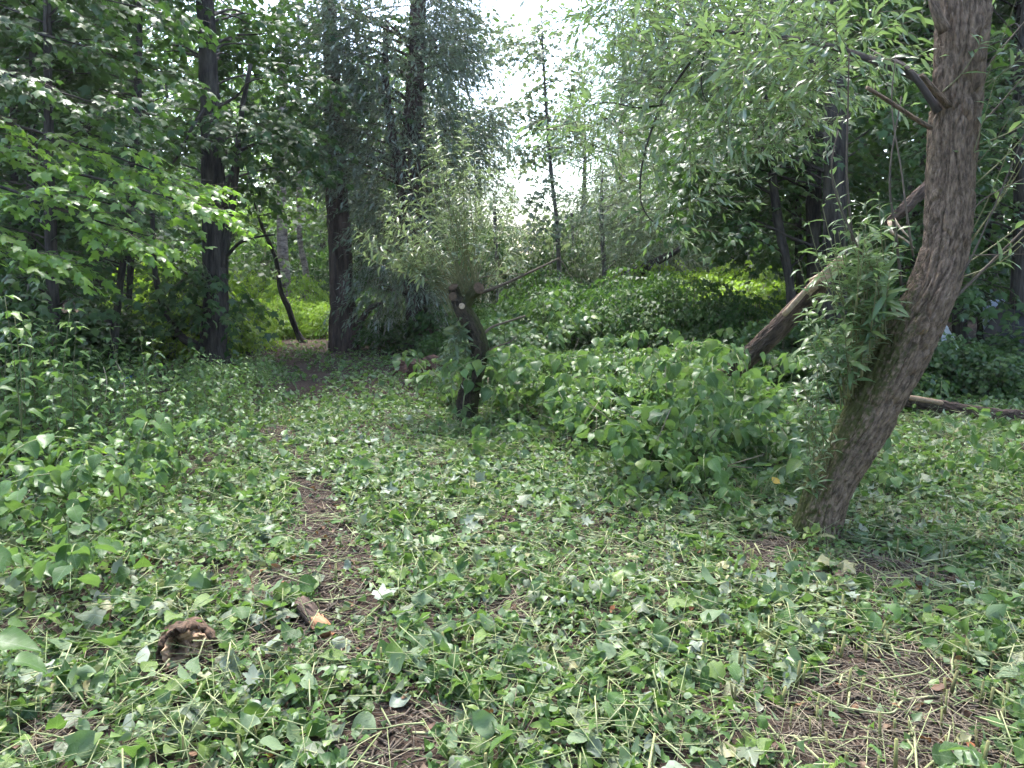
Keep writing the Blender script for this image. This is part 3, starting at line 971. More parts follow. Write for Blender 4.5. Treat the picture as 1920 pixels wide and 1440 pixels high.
# ---- slim tree in the sky gap and pale willows behind
p = up_path(1050, 655, 19.0, [(1050, 540), (1044, 420), (1032, 310), (1024, 200), (1016, 60)], [(0, 0, 0.8)])
tree('slender_tree', 'slim sparse tree standing alone against the white sky', p, [0.08, 0.055, 0.05, 0.04, 0.028, 0.014, 0.005], MT['bark_grey'],
     [(box_clumps(960, 1065, 40, 180, 18.4, 19.6, 11), (0.6, 0.6, 0.3)), (box_clumps(935, 1085, 180, 260, 18.4, 19.6, 6), (0.55, 0.6, 0.25)),
      (box_clumps(1000, 1060, 330, 440, 18.4, 19.6, 4), (0.4, 0.5, 0.22)), (box_clumps(970, 1070, 250, 330, 18.4, 19.6, 3), (0.4, 0.5, 0.2))],
     M1, MT['willow_pale'], 0.13, 16, 6, 0.55, sides=10, n=40, limb_r=0.016)
for k, (x0, x1, y0, y1, px, d, nc, lab) in enumerate([
        (1120, 1220, 300, 530, 1130, 17.5, 20, 'pale hazy willow beside the slim tree in the sky gap'),
        (1190, 1340, 230, 520, 1240, 19.5, 28, 'pale hazy willow with drooping sprays beyond the bright hedge'),
        (1030, 1130, 450, 540, 1075, 22.0, 12, 'low pale willow under the gap of white sky'),
        (880, 985, 390, 540, 930, 21.0, 15, 'low pale willow seen behind the shoots of the pollard')]):
    p = up_path(px, 645, d, [(px + 4, 540), (px - 3, 400), (px, y0 + 20)])
    tree('willow_tree', lab, p, [0.08, 0.055, 0.04, 0.012], MT['bark_grey'],
         [(box_clumps(x0, x1, y0, y1, d - 1.2, d + 1.2, nc), (0.6, 0.6, 0.5))],
         WLO, MT['willow_pale'], 0.13, 34, 10, 0.6, 'willow', 0.4, sides=10, n=30, limb_r=0.015, twig_frac=0.3)
p = up_path(1150, 560, 16.5, [(1165, 532), (1200, 508), (1240, 486), (1272, 468)], [(0.5, 0.2, 0.4)])
p[0][2] = float(gz(p[0][0], p[0][1]))
tree('willow_tree', 'dark willow trunk leaning far over behind the hedge', p, [0.2, 0.13, 0.10, 0.075, 0.05, 0.02], MT['bark_dark'],
     [(box_clumps(1190, 1330, 380, 480, 16, 17.4, 8), (0.5, 0.5, 0.35))], WLO, MT['willow_pale'], 0.12, 30, 10, 0.5, 'willow', 0.4, sides=12, n=30, limbs=False)

# ---- dark trunks on the other side
for px, py, d, tops, r, lab, nm in [
        (1568, 700, 10.6, [(1566, 560), (1566, 420), (1566, 260), (1570, 130), (1572, 0)], 0.16, 'thickest of the dark trunks behind the broken log', 'maple_tree'),
        (1528, 690, 11.6, [(1527, 520), (1526, 420), (1526, 300), (1524, 100), (1522, 0)], 0.11, 'dark trunk close beside the thickest one behind the broken log', 'maple_tree'),
        (1490, 680, 11.2, [(1482, 540), (1462, 430), (1448, 330), (1434, 200), (1420, 60)], 0.062, 'thin dark trunk bending towards the hedge with a forked top', 'maple_tree'),
        (1500, 680, 12.6, [(1500, 540), (1496, 430), (1490, 330), (1486, 200), (1480, 60)], 0.055, 'thin straight dark trunk between the bent one and the thick pair', 'maple_tree')]:
    p = up_path(px, py, d, tops, [(0, 0, 1.6), (0.1, 0, 2.4)])
    tree(nm, lab, p, [r * 1.4, r, r * 0.95, r * 0.9, r * 0.8, r * 0.7, r * 0.5, 0.02], MT['bark_dark'],
         [(box_clumps(px - 230, px - 20, 190, 440, d, d + 1.0, 11), (0.65, 0.65, 0.25)),
          (box_clumps(px - 120, px + 140, 150, 470, d + 0.4, d + 2, 8), (0.65, 0.65, 0.25)),
          (dome(p[-1][0] + 0.8, d + 0.2, 4.4, 8.5, 1.7, 10), (0.9, 0.9, 0.4))],
         M1, MT['maple'], 0.12, 12, 8, 0.55, sides=20, n=40, amp=0.012, limb_r=0.016)
for px, d, lab in [(1800, 12.0, 'dark maple in the shade behind the leaning willow trunk'), (1905, 11.0, 'dark maple at the picture edge above the dark shelter')]:
    p = up_path(px, 700, d, [(px, 560), (px + 8, 400), (px + 4, 200)], [(0, 0, 2), (0, 0, 2.5)])
    tree('maple_tree', lab, p, [0.12, 0.09, 0.08, 0.07, 0.05, 0.02], MT['bark_dark'],
         [(box_clumps(px - 170, px + 160, 40, 590, d - 1.0, d + 1.5, 26), (0.65, 0.65, 0.25)), (dome(p[-1][0], d, 4.6, 8.5, 2.4, 14), (0.9, 0.9, 0.4))],
         M1, MT['maple'], 0.12, 12, 8, 0.55, sides=14, n=24, limb_r=0.014)

# ---- leaning willow in front
AXW = [(1518, 1045, 4.33, 50), (1534, 975, 4.36, 46), (1560, 900, 4.38, 46), (1600, 830, 4.4, 47), (1646, 745, 4.43, 51), (1694, 655, 4.47, 54), (1738, 570, 4.5, 49), (1766, 490, 4.55, 45), (1780, 400, 4.58, 44),
       (1788, 300, 4.6, 44), (1796, 180, 4.62, 44), (1806, 60, 4.65, 46), (1812, -60, 4.7, 46)]
path = np.array([W(a, b, c) for a, b, c, _ in AXW])
rad = [c / FPX * q * 0.86 for a, b, c, q in AXW]
path = np.vstack([path[0] - [0.04, 0, 0.10], path, path[-1] + [0.1, 0.1, 0.9], path[-1] + [0.3, 0.3, 2.4], path[-1] + [0.5, 0.4, 4.0]])
rad = [rad[0] * 1.55] + rad + [0.13, 0.09, 0.03]
WB = path[0].copy()
will = thing('willow_tree', 'thick furrowed willow trunk leaning and bending upright, mossy at the foot', 'tree', WB)


def wmoss(V):
    c = np.array([np.interp(V[:, 2], path[:, 2], path[:, k]) for k in (0, 1)]).T
    side = -(V[:, 0] - c[:, 0]) / 0.15
    return np.clip(0.35 + 0.55 * side, 0, 1.1) * (1 - 0.75 * sm(V[:, 2], 0.9, 1.9))


obj('trunk', trunk_mesh('trunk', path, rad, MT['bark_willow'], 180, 580, 0.015, 42, 17, 0.85, wmoss, WB), will)
BK = MT['bark_willow']
limb(will, None, None, 0.026, 0.010, MT['bark_dark'], WB, pts=w((1765, 190, 4.6), (1725, 150, 4.65), (1650, 118, 4.8), (1545, 84, 5.2), (1440, 66, 5.7), (1345, 58, 6.2), (1285, 46, 6.5)), n=26)
limb(will, None, None, 0.012, 0.004, MT['bark_dark'], WB, pts=w((1345, 58, 6.2), (1300, 110, 6.2), (1240, 198, 6.3), (1208, 290, 6.3), (1200, 360, 6.3), (1212, 402, 6.3), (1245, 432, 6.3)), n=26, sides=6)
limb(will, None, None, 0.009, 0.002, MT['bark_dark'], WB, pts=w((1242, 196, 6.3), (1195, 202, 6.3), (1140, 192, 6.3), (1075, 202, 6.3)), n=16, sides=5)
limb(will, None, None, 0.007, 0.002, MT['bark_dark'], WB, pts=w((1322, 85, 6.2), (1315, 150, 6.1), (1325, 190, 6.0), (1370, 240, 5.9)), n=16, sides=5)
limb(will, None, None, 0.022, 0.011, MT['bark_dark'], WB, pts=w((1760, 210, 4.55), (1720, 150, 4.6), (1690, 120, 4.7), (1640, 100, 4.9)), n=16)
limb(will, None, None, 0.034, 0.022, BK, WB, pts=w((1772, 60, 4.55), (1755, 20, 4.55), (1742, -30, 4.6)), n=10)
limb(will, None, None, 0.014, 0.010, BK, WB, pts=w((1745, 240, 4.5), (1715, 222, 4.45), (1670, 192, 4.4), (1625, 164, 4.35)), n=12, name='branch_stub')
limb(will, None, None, 0.022, 0.014, BK, WB, pts=w((1780, 200, 4.55), (1748, 165, 4.45), (1728, 140, 4.42)), n=12, name='branch_stub')
for pts, r in [(w((1762, 585, 4.45), (1830, 520, 4.5), (1900, 450, 4.55), (1980, 370, 4.6)), 0.011), (w((1768, 560, 4.45), (1812, 500, 4.4), (1850, 420, 4.4), (1905, 290, 4.4), (1960, 150, 4.4)), 0.007),
               (w((1800, 480, 4.5), (1850, 478, 4.5), (1960, 476, 4.5)), 0.005), (w((1825, 160, 4.6), (1862, 110, 4.6), (1930, 30, 4.6)), 0.007), (w((1822, 250, 4.6), (1870, 200, 4.6), (1940, 120, 4.6)), 0.006),
               (w((1800, 420, 4.5), (1850, 370, 4.45), (1930, 330, 4.4)), 0.006), (w((1690, 540, 4.45), (1680, 440, 4.4), (1668, 330, 4.4), (1690, 180, 4.5)), 0.009),
               (w((1712, 480, 4.45), (1700, 400, 4.4), (1690, 320, 4.4), (1672, 200, 4.4), (1680, 100, 4.4)), 0.007),
               (w((1668, 590, 4.4), (1660, 540, 4.35), (1612, 470, 4.3), (1566, 360, 4.3), (1560, 300, 4.3), (1572, 245, 4.3)), 0.008),
               (w((1600, 470, 4.4), (1588, 330, 4.4), (1590, 200, 4.4), (1592, 100, 4.4)), 0.008)]:
    limb(will, None, None, r, r * 0.4, MT['twig'], WB, pts=pts, n=18, sides=6, name='shoot')
wl_, wt = Leaves(WH), []


def shoot(parent, pts, r, leaves, org, n, size, lo=0.15, mat='shoot'):
    """a whippy shoot with narrow leaves along it"""
    q = spline(np.asarray(pts, float), 22)
    V, Q, T = tube(q, np.linspace(r, r * 0.3, 22), 5)
    obj('shoot', mesh('shoot', V - np.asarray(org), [Q, T], MT[mat], {'v': np.full(len(V), rng.random())}), parent)
    t = np.sort(rng.uniform(lo, 1.0, n))
    P = np.array([np.interp(t, np.linspace(0, 1, 22), q[:, k]) for k in range(3)]).T
    D = norm(np.array([np.interp(t, np.linspace(0, 1, 22), np.gradient(q, axis=0)[:, k]) for k in range(3)]).T)
    a = np.arange(n) * 2.4 + rng.random() * 6
    e1 = norm(np.cross(D, [0.3, 1, 0.1]))
    e2 = np.cross(D, e1)
    out = np.cos(a)[:, None] * e1 + np.sin(a)[:, None] * e2
    F = norm(D * rng.uniform(0.4, 1.1, (n, 1)) + out + np.array([0, 0, -0.05]))
    leaves.add(P, F, norm(D * 0.7 - out * 0.3 + np.array([0, 0, 0.8]) + rng.normal(0, 0.25, (n, 3))), size * rng.uniform(0.6, 1.2, n) * (0.65 + 0.5 * np.sin(np.pi * np.clip(t, 0, 1))))


for k in range(46):               # shoots along the trunk's upper side
    y0 = rng.uniform(600, 770)
    x0 = np.interp(y0, [600, 770], [1668, 1580]) + rng.uniform(-6, 8)
    top = y0 - rng.uniform(100, 330)
    tx = x0 + rng.uniform(-95, 40)
    d0 = 4.36 + rng.uniform(-0.06, 0.1)
    d1 = d0 + rng.uniform(-0.3, 0.25)
    shoot(will, [W(x0, y0, d0), W(x0 + (tx - x0) * 0.2, y0 * 0.65 + top * 0.35, d0 * 0.6 + d1 * 0.4), W(tx * 0.7 + x0 * 0.3, y0 * 0.3 + top * 0.7, d1), W(tx, top, d1)], 0.005, wl_, WB, 17, 0.125, 0.1)
for k in range(16):               # low shoots by the foot
    x0 = rng.uniform(1520, 1600); y0 = rng.uniform(770, 960)
    x0 = min(x0, np.interp(y0, [770, 960], [1585, 1525]))
    top = y0 - rng.uniform(60, 200); tx = x0 + rng.uniform(-60, 20)
    shoot(will, [W(x0, y0, 4.3), W(x0 * 0.5 + tx * 0.5, (y0 + top) / 2, 4.25), W(tx, top, 4.2)], 0.004, wl_, WB, 10, 0.105)
for k in range(14):               # sparse shoots on the shaded side
    x0, y0 = rng.uniform(1765, 1825), rng.uniform(150, 560)
    tx, ty = x0 + rng.uniform(60, 200), y0 - rng.uniform(60, 260)
    shoot(will, [W(x0, y0, 4.55), W((x0 + tx) / 2, (y0 + ty) / 2 + 15, 4.5), W(tx, ty, 4.4)], 0.005, wl_, WB, 8, 0.11, 0.4)
# leafy sprays of the long bough
BG = np.vstack([box_clumps(1400, 1640, -40, 150, 5.0, 5.9, 13), box_clumps(1540, 1620, 60, 150, 4.5, 5.0, 2)])
sprays(wl_, BG, (0.24, 0.24, 0.16), 9, 9, 0.34, 0.10, 'willow', None, 0.1, wt)
BG2 = np.vstack([box_clumps(1150, 1480, -40, 120, 6.0, 7.4, 22), box_clumps(1240, 1560, 100, 250, 5.8, 7.4, 20), box_clumps(1120, 1300, 140, 330, 6.2, 7.4, 6), box_clumps(1180, 1280, 330, 400, 6.2, 7.2, 3)])
wl2 = Leaves(WLO)
sprays(wl2, BG2, (0.34, 0.34, 0.24), 17, 10, 0.40, 0.095, 'willow', None, 0.12, wt)
sprays(wl2, dome(path[-1][0] - 0.5, 5.8, 4.1, 6.3, 1.8, 16), (0.6, 0.6, 0.35), 14, 10, 0.5, 0.11, 'willow', None, 0.3, None)
sel = wl_.largest(300)
twig_part(wt, will, 0.0025, WB, 1.0)
obj('foliage', wl_.joined('foliage', MT['willow'], ~sel, WB), will, 'stuff')
obj('crown', wl2.joined('crown', MT['willow'], None, WB), will, 'stuff')
wl_.singles(sel, 'leaf', MT['willow'], will, WB)

# ---- pollarded willow
PD = 7.75
AXP = [(872, 800, PD, 30), (876, 760, PD, 27), (884, 715, PD, 24), (896, 680, PD, 22), (899, 650, PD, 22), (888, 617, PD, 23), (873, 590, PD, 23), (862, 570, PD, 22), (855, 553, PD, 15), (850, 541, PD - 0.03, 12)]
path = np.array([W(a, b, c) for a, b, c, _ in AXP])
PB = path[0].copy()
pol = thing('pollard_willow', 'crooked pollarded willow stump with two sawn knobs and upright leafy shoots', 'tree', PB)


def pmoss(V):
    x, y, d = pix(V)
    c = np.interp(-y, -np.array([q[1] for q in AXP]), [q[0] for q in AXP])
    return np.clip(0.25 + 0.04 * (x - c), 0, 1.1)


ptr = obj('trunk', trunk_mesh('trunk', path, [q / FPX * PD * f for (*_, q), f in zip(AXP, [0.85, 0.76, 0.74, 0.74, 0.74, 0.72, 0.68, 0.60, 0.72, 0.75])], MT['bark_pollard'], 60, 150, 0.009, 8, 12, 2.2, pmoss, PB), pol)
k2 = np.array(w((868, 580, PD), (876, 566, PD), (884, 553, PD - 0.02), (891, 546, PD - 0.05), (897, 541, PD - 0.1)))
pkn = obj('knob', trunk_mesh('knob', k2, np.array([11, 9.5, 9.5, 11, 11]) / FPX * PD, MT['bark_pollard'], 32, 40, 0.006, 12, 14, 3.5, pmoss, PB), pol)


def disc(c, nrm, r, mat, name, parent, org, seed=0):
    """slightly uneven sawn face"""
    nrm = norm(np.asarray(nrm, float))
    e1 = norm(np.cross(nrm, [0.2, 0.1, 1.0])); e2 = np.cross(nrm, e1)
    V, Q = [], []
    rings, sd_ = 5, 28
    for i in range(rings):
        q = r * (i + 1) / rings
        for j in range(sd_):
            a = 2 * np.pi * j / sd_
            rr = q * (1 + 0.10 * (vn(math.cos(a) * 2, math.sin(a) * 2, 0, seed) - 0.5))
            V.append(c + e1 * rr * math.cos(a) + e2 * rr * math.sin(a) + nrm * (0.006 * (1 - (i / (rings - 1)) ** 6)))
    V = np.array(V)
    i, j = np.meshgrid(np.arange(rings - 1), np.arange(sd_), indexing='ij')
    Q = np.stack([i * sd_ + j, (i + 1) * sd_ + j, (i + 1) * sd_ + (j + 1) % sd_, i * sd_ + (j + 1) % sd_], -1).reshape(-1, 4)
    V = np.vstack([V, [c + nrm * 0.006]])
    T = np.array([(len(V) - 1, j, (j + 1) % sd_) for j in range(sd_)])
    return obj(name, mesh(name, V - np.asarray(org), [Q, T], mat), parent)


disc(W(850, 540, PD - 0.05) + [0, -0.01, 0.012], path[-1] - path[-3] + np.array([0, -0.10, 0]), 0.046, MT['oldcut'], 'sawn_face', ptr, PB, 1)
disc(W(849, 556, PD - 0.12), (-0.25, -1, 0.2), 0.042, MT['oldcut'], 'sawn_face', ptr, PB, 2)
disc(W(898, 540, PD - 0.125), norm(k2[-1] - k2[-3]) + np.array([0.1, -0.55, 0]), 0.058, MT['oldcut'], 'sawn_face', pkn, PB, 3)
disc(W(866, 574, PD - 0.135), (0.1, -1, 0.1), 0.030, MT['fresh'], 'sawn_face', ptr, PB, 4)
BP = MT['twig']
limb(pol, None, None, 0.020, 0.010, BP, PB, pts=w((893, 552, PD), (925, 541, PD), (965, 524, PD), (1010, 503, PD), (1047, 485, PD)), n=24, name='branch')
limb(pol, None, None, 0.016, 0.009, BP, PB, pts=w((908, 625, PD), (925, 612, PD), (955, 602, PD), (985, 592, PD)), n=16, name='branch')
limb(pol, None, None, 0.010, 0.005, BP, PB, pts=w((910, 662, PD), (930, 650, PD), (955, 642, PD), (966, 632, PD)), n=16, name='branch')
limb(pol, None, None, 0.007, 0.003, BP, PB, pts=w((888, 540, PD), (893, 526, PD), (920, 517, PD), (1000, 511, PD)), n=16, name='branch')
limb(pol, None, None, 0.006, 0.002, BP, PB, pts=w((1047, 485, PD), (1060, 500, PD), (1085, 545, PD)), n=10, name='branch', sides=5)
pl = Leaves(WH)
for k in range(72):
    x0, y0 = (rng.uniform(845, 868), rng.uniform(545, 575)) if rng.random() < 0.45 else (rng.uniform(868, 900), rng.uniform(535, 562))
    ty = rng.uniform(205, 490)
    sp = np.interp(ty, [205, 300, 400, 480], [45, 135, 180, 185])
    tx = 852 + rng.uniform(-1, 1) * sp - (10 if ty > 300 else 0)
    d1 = PD + rng.uniform(-0.35, 0.8)
    shoot(pol, [W(x0, y0, PD), W(x0 * 0.6 + tx * 0.4, y0 * 0.66 + ty * 0.34, PD * 0.6 + d1 * 0.4), W(x0 * 0.2 + tx * 0.8, y0 * 0.3 + ty * 0.7, d1), W(tx + rng.uniform(-12, 12), ty, d1)],
          0.0055, pl, PB, 24, 0.115, 0.40)
for k in range(10):
    x0, y0 = rng.uniform(840, 866), rng.uniform(560, 600)
    tx, ty = rng.uniform(695, 800), rng.uniform(380, 520)
    d1 = PD + rng.uniform(-0.5, 0.5)
    shoot(pol, [W(x0, y0, PD), W(x0 * 0.6 + tx * 0.4, y0 * 0.5 + ty * 0.5 - 15, PD), W(tx, ty, d1)], 0.005, pl, PB, 24, 0.115, 0.3)
for k in range(14):
    x0, y0 = rng.uniform(868, 905), rng.uniform(600, 660)
    x0 = np.interp(y0, [600, 660], [868, 888])
    tx, ty = x0 - rng.uniform(10, 70), y0 + rng.uniform(20, 120)
    shoot(pol, [W(x0, y0, PD), W(x0 * 0.6 + tx * 0.4, y0 * 0.6 + ty * 0.4 - 20, PD - 0.1), W(tx, ty, PD - 0.15)], 0.004, pl, PB, 16, 0.12, 0.2)
sel = pl.largest(300)
obj('foliage', pl.joined('foliage', MT['willow_pol'], ~sel, PB), pol, 'stuff')
pl.singles(sel, 'leaf', MT['willow_pol'], pol, PB)
for px, tops in [(930, [(930, 480), (934, 350), (920, 290)]), (1042, [(1040, 480), (1046, 400)])]:
    pass

# ------------------------------------------------------------------ copies: trees deep in the wood
def proto(name, mat, leaf_t, leaf_s, mode, H, r, seed, zlo=0.25, cr=2.2, nc=40, tw_=16, per=8):
    path = np.array([(0, 0, -0.1), (0.05, 0, H * 0.3), (-0.08, 0.05, H * 0.6), (0.05, 0, H * 0.95)])
    return tree(name, 'x', path, [r * 1.3, r, r * 0.7, 0.02], MT['bark_dark'], [(dome(0, 0, H * zlo, H, cr, nc), (0.95, 0.95, 0.45))], leaf_t, mat, leaf_s, tw_, per, 0.7, mode, 0.3,
                sides=9, n=14, limb_r=0.03, axis=(0, 0, H * 0.4), twig_frac=0.0, seed=seed, amp=0.01)


far_specs = [
    ('maple_tree', MT['maple'], M2, 0.16, 'maple', 11.0, 0.15, 0.16, 2.6, 44),
    ('maple_tree', MT['shrub'], M2, 0.15, 'maple', 9.0, 0.12, 0.12, 2.2, 40),
    ('willow_tree', MT['willow_pale'], WLO, 0.17, 'willow', 9.0, 0.14, 0.10, 2.2, 46),
]
protos = [proto(a, b, c, d, e, f, g, 100 + i, h, q, s, 18 if e == 'maple' else 30, 8) for i, (a, b, c, d, e, f, g, h, q, s) in enumerate(far_specs)]
LAB = ['dark maple standing deep in the wood behind the clearing', 'lighter green tree standing deep in the wood behind the clearing', 'pale willow standing far behind the hedge and clearing']
GRP = ['dark maples deep in the wood', 'light green trees deep in the wood', 'pale far willows']
FAR = []
for px, d, k, s in [(-60, 15, 0, 0.8), (70, 17, 0, 0.7), (190, 16.5, 0, 0.65), (300, 19, 0, 0.7), (-20, 22, 1, 0.9), (130, 24, 1, 0.8), (250, 25, 1, 0.8), (340, 29, 1, 0.9),
                    (430, 31, 1, 0.85), (530, 34, 1, 0.9), (610, 31, 1, 0.85), (680, 24, 1, 0.8), (740, 30, 1, 1.0), (800, 24, 0, 0.75), (840, 27, 2, 0.85), (480, 44, 0, 1.2), (380, 46, 0, 1.2), (200, 40, 0, 1.2), (40, 38, 0, 1.2),
                    (900, 33, 2, 0.72), (930, 40, 2, 0.5), (1090, 30, 2, 0.85), (1160, 27, 2, 1.0), (1230, 25, 2, 1.1), (1300, 24, 2, 1.1),
                    (1400, 22, 0, 0.9), (1480, 21, 0, 0.9), (1560, 17, 0, 0.9), (1620, 20, 0, 1.0), (1700, 16, 0, 0.9), (1760, 19, 0, 1.0), (1850, 16, 0, 0.9), (1930, 18, 0, 1.0), (2010, 15, 0, 0.9),
                    (1200, 36, 2, 1.05), (1350, 32, 2, 1.2), (1080, 48, 2, 0.6), (1130, 52, 2, 0.85), (860, 44, 2, 0.8), (780, 40, 1, 1.2), (1660, 27, 0, 1.3), (1820, 26, 0, 1.3), (1500, 31, 0, 1.3)]:
    FAR.append((px, d, k, s))
BEHIND = [(-10.5, -1, 0), (-8, -5, 1), (-4.5, -8, 0), (0, -9.5, 1), (4.5, -8, 0), (8, -4.5, 0), (9.5, 1, 1), (10.5, 6, 0)]  # out-of-view tree ring, added to stop light pouring in from behind
used = [False] * 3
for px, d, k, s in FAR + [(x_, y_, k_, -0.95) for x_, y_, k_ in BEHIND]:
    o = protos[k] if not used[k] else copy_tree(protos[k])
    used[k] = True
    x = (px - 960) / FPX * d if s > 0 else px
    s = abs(s)
    o.location = (x, d, float(gz(x, d)))
    o.rotation_euler = (0, 0, rng.uniform(0, 6.28))
    o.scale = (s, s, s * rng.uniform(0.9, 1.1))
    tag(o, LAB[k], 'tree', GRP[k]) if d > 12 else tag(o, 'added tree round the near side of the clearing, blocking light from behind', 'tree', 'added light-blocking trees round the near side of the clearing')

# ------------------------------------------------------------------ shrubs
def shrub_proto(mat, leaf_t, leaf, h, r, nc, tw_, per, seed, mode='maple'):
    t = thing('shrub', 'x', 'shrub')
    lv, tw = Leaves(leaf_t), []
    C = []
    for _ in range(nc):
        a = rng.uniform(0, 6.28); q = r * math.sqrt(rng.random())
        C.append((q * math.cos(a), q * math.sin(a), rng.uniform(0.12, 0.92) * h * (1 - 0.35 * (q / r) ** 2)))
    C = np.array(C)
    sprays(lv, C, (0.26, 0.26, 0.16), tw_, per, 0.28, leaf, mode, (0, 0, 0), 0.3, None, 0.2)
    S = sticks(np.column_stack([C[:, :2] * 0.3, np.zeros(nc) - 0.05]), C, 0.006, 4)
    obj('stems', mesh('stems', S[0], [S[1], S[2]], MT['twig'], {'v': S[3]}), t, 'stuff')
    obj('foliage', lv.joined('foliage', mat), t, 'stuff')
    return t


SP = [shrub_proto(MT['hedge'], KX, 0.085, 1.25, 0.85, 60, 9, 7, 1), shrub_proto(MT['shrub_bright'], KX, 0.085, 1.2, 0.85, 60, 9, 7, 2),
      shrub_proto(MT['maple'], M2, 0.11, 1.5, 0.9, 50, 8, 7, 3), shrub_proto(MT['knot_far'], KL, 0.12, 1.15, 0.7, 36, 7, 6, 4)]
SLAB = ['mid green bramble-like shrub in the hedge beyond the clearing', 'bright yellow-green shrub lit by the sky beyond the clearing', 'dark low maple bush on the shaded wood floor', 'standing broad-leaved knotweed clump behind the pollard']
SGR = ['green hedge shrubs', 'bright shrubs', 'dark maple bushes', 'standing knotweed clumps']
used = [False] * 4
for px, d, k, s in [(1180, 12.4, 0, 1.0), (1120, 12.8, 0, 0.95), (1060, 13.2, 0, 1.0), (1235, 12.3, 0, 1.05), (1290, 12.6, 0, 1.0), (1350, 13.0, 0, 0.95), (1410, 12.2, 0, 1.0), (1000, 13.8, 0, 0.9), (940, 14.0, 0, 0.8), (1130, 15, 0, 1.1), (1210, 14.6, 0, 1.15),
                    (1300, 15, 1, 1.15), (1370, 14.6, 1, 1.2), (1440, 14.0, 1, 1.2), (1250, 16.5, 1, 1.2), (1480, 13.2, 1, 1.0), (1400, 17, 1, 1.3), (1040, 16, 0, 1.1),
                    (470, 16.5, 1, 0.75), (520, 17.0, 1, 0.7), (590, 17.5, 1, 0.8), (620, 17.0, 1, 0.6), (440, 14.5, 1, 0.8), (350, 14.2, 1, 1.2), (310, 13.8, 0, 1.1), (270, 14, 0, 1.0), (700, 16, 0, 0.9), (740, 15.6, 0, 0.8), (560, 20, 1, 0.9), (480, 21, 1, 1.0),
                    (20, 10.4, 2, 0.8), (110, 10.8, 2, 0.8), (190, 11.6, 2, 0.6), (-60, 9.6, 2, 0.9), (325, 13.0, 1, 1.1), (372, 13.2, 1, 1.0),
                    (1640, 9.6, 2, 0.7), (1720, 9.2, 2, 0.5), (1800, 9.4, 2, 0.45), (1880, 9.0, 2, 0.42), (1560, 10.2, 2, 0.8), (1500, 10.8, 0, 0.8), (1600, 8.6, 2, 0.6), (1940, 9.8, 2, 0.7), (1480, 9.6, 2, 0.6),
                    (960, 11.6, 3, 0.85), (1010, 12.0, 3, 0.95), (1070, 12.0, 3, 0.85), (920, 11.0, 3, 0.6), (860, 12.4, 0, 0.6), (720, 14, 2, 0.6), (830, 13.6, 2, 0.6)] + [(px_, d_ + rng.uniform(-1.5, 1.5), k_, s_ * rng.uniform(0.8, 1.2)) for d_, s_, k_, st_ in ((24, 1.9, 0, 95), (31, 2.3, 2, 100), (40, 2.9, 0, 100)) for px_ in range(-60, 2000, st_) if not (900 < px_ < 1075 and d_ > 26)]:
    o = SP[k] if not used[k] else copy_tree(SP[k])
    used[k] = True
    x = (px - 960) / FPX * d
    o.location = (x, d, float(gnd(x, d)))
    o.rotation_euler = (0, 0, rng.uniform(0, 6.28))
    o.scale = (s, s, s * rng.uniform(0.75, 1.3))
    if d > 21.5:
        tag(o, 'far bush closing the view low down under the distant trees', 'shrub', 'far bushes under the distant trees')
    else:
        tag(o, SLAB[k], 'shrub', SGR[k])

# ------------------------------------------------------------------ logs
def log(name, label, pts, rad, mat, amp, seed, ends=(), org=None, sides=48, n=110, kth=9, ks=0.8, cat='log'):
    path = np.asarray(pts, float)
    t = thing(name, label, cat, path[0])
    obj('bark', trunk_mesh('bark', path, rad, mat, sides, n, amp, seed, kth, ks, None, path[0]), t)
    return t


lp = w((1352, 712, 8.4), (1420, 655, 8.1), (1500, 575, 7.8), (1545, 525, 7.6))
t = log('broken_log', 'broken barkless-topped log propped up from the leaf heap', lp, [0.105, 0.10, 0.09, 0.072], MT['bark_log'], 0.012, 61, kth=10, ks=0.7)
# long pale splinters of the break
sp = []
for k in range(16):
    a = W(1528 + rng.uniform(-14, 14), 540 + rng.uniform(-14, 14), 7.62 + rng.uniform(-0.06, 0.06))
    L = rng.uniform(0.5, 1.0)
    b = W(1545 + L * 46 + rng.uniform(-6, 6), 525 - L * 56 + rng.uniform(-4, 10), 7.5)
    sp.append(tube(limb_path(a, b, 0, 0.06), np.linspace(rng.uniform(0.02, 0.034), 0.003, 6), 5))
V, Q, T = join(sp)
obj('splinters', mesh('splinters', V - lp[0], [Q, T], MT['fresh']), t, 'stuff')
V, Q, T = tube(spline(w((1470, 590, 7.72), (1520, 535, 7.52), (1560, 495, 7.42), (1588, 468, 7.4)), 20), np.linspace(0.03, 0.012, 20), 8)
obj('peeled_strip', mesh('peeled_strip', V - lp[0], [Q, T], MT['fresh']), t)
lp = w((1662, 420, 7.6), (1690, 395, 7.6), (1725, 362, 7.7), (1760, 330, 7.8), (1790, 300, 8.0))
t = log('broken_log', 'dark broken limb hanging behind the leaning willow trunk', lp, [0.03, 0.048, 0.052, 0.05, 0.045], MT['bark_log'], 0.01, 63)
V, Q, T = join([tube(spline(w((1668, 415, 7.5), (1672, 435, 7.4), (1695, 448, 7.35), (1716, 466, 7.3)), 12), np.linspace(0.022, 0.004, 12), 5),
                tube(spline(w((1675, 410, 7.5), (1690, 430, 7.4), (1712, 452, 7.35)), 12), np.linspace(0.016, 0.003, 12), 5)])
obj('peeled_strip', mesh('peeled_strip', V - lp[0], [Q, T], MT['fresh']), t, 'stuff')
lp = w((1650, 742, 8.0), (1720, 755, 8.0), (1800, 769, 7.85), (1880, 780, 7.7), (1990, 782, 7.7))
t = log('fallen_log', 'fallen reddish log lying across behind the leaning willow', lp, [0.055, 0.06, 0.064, 0.064, 0.055], MT['bark_log'], 0.012, 65, kth=8, ks=2.4)
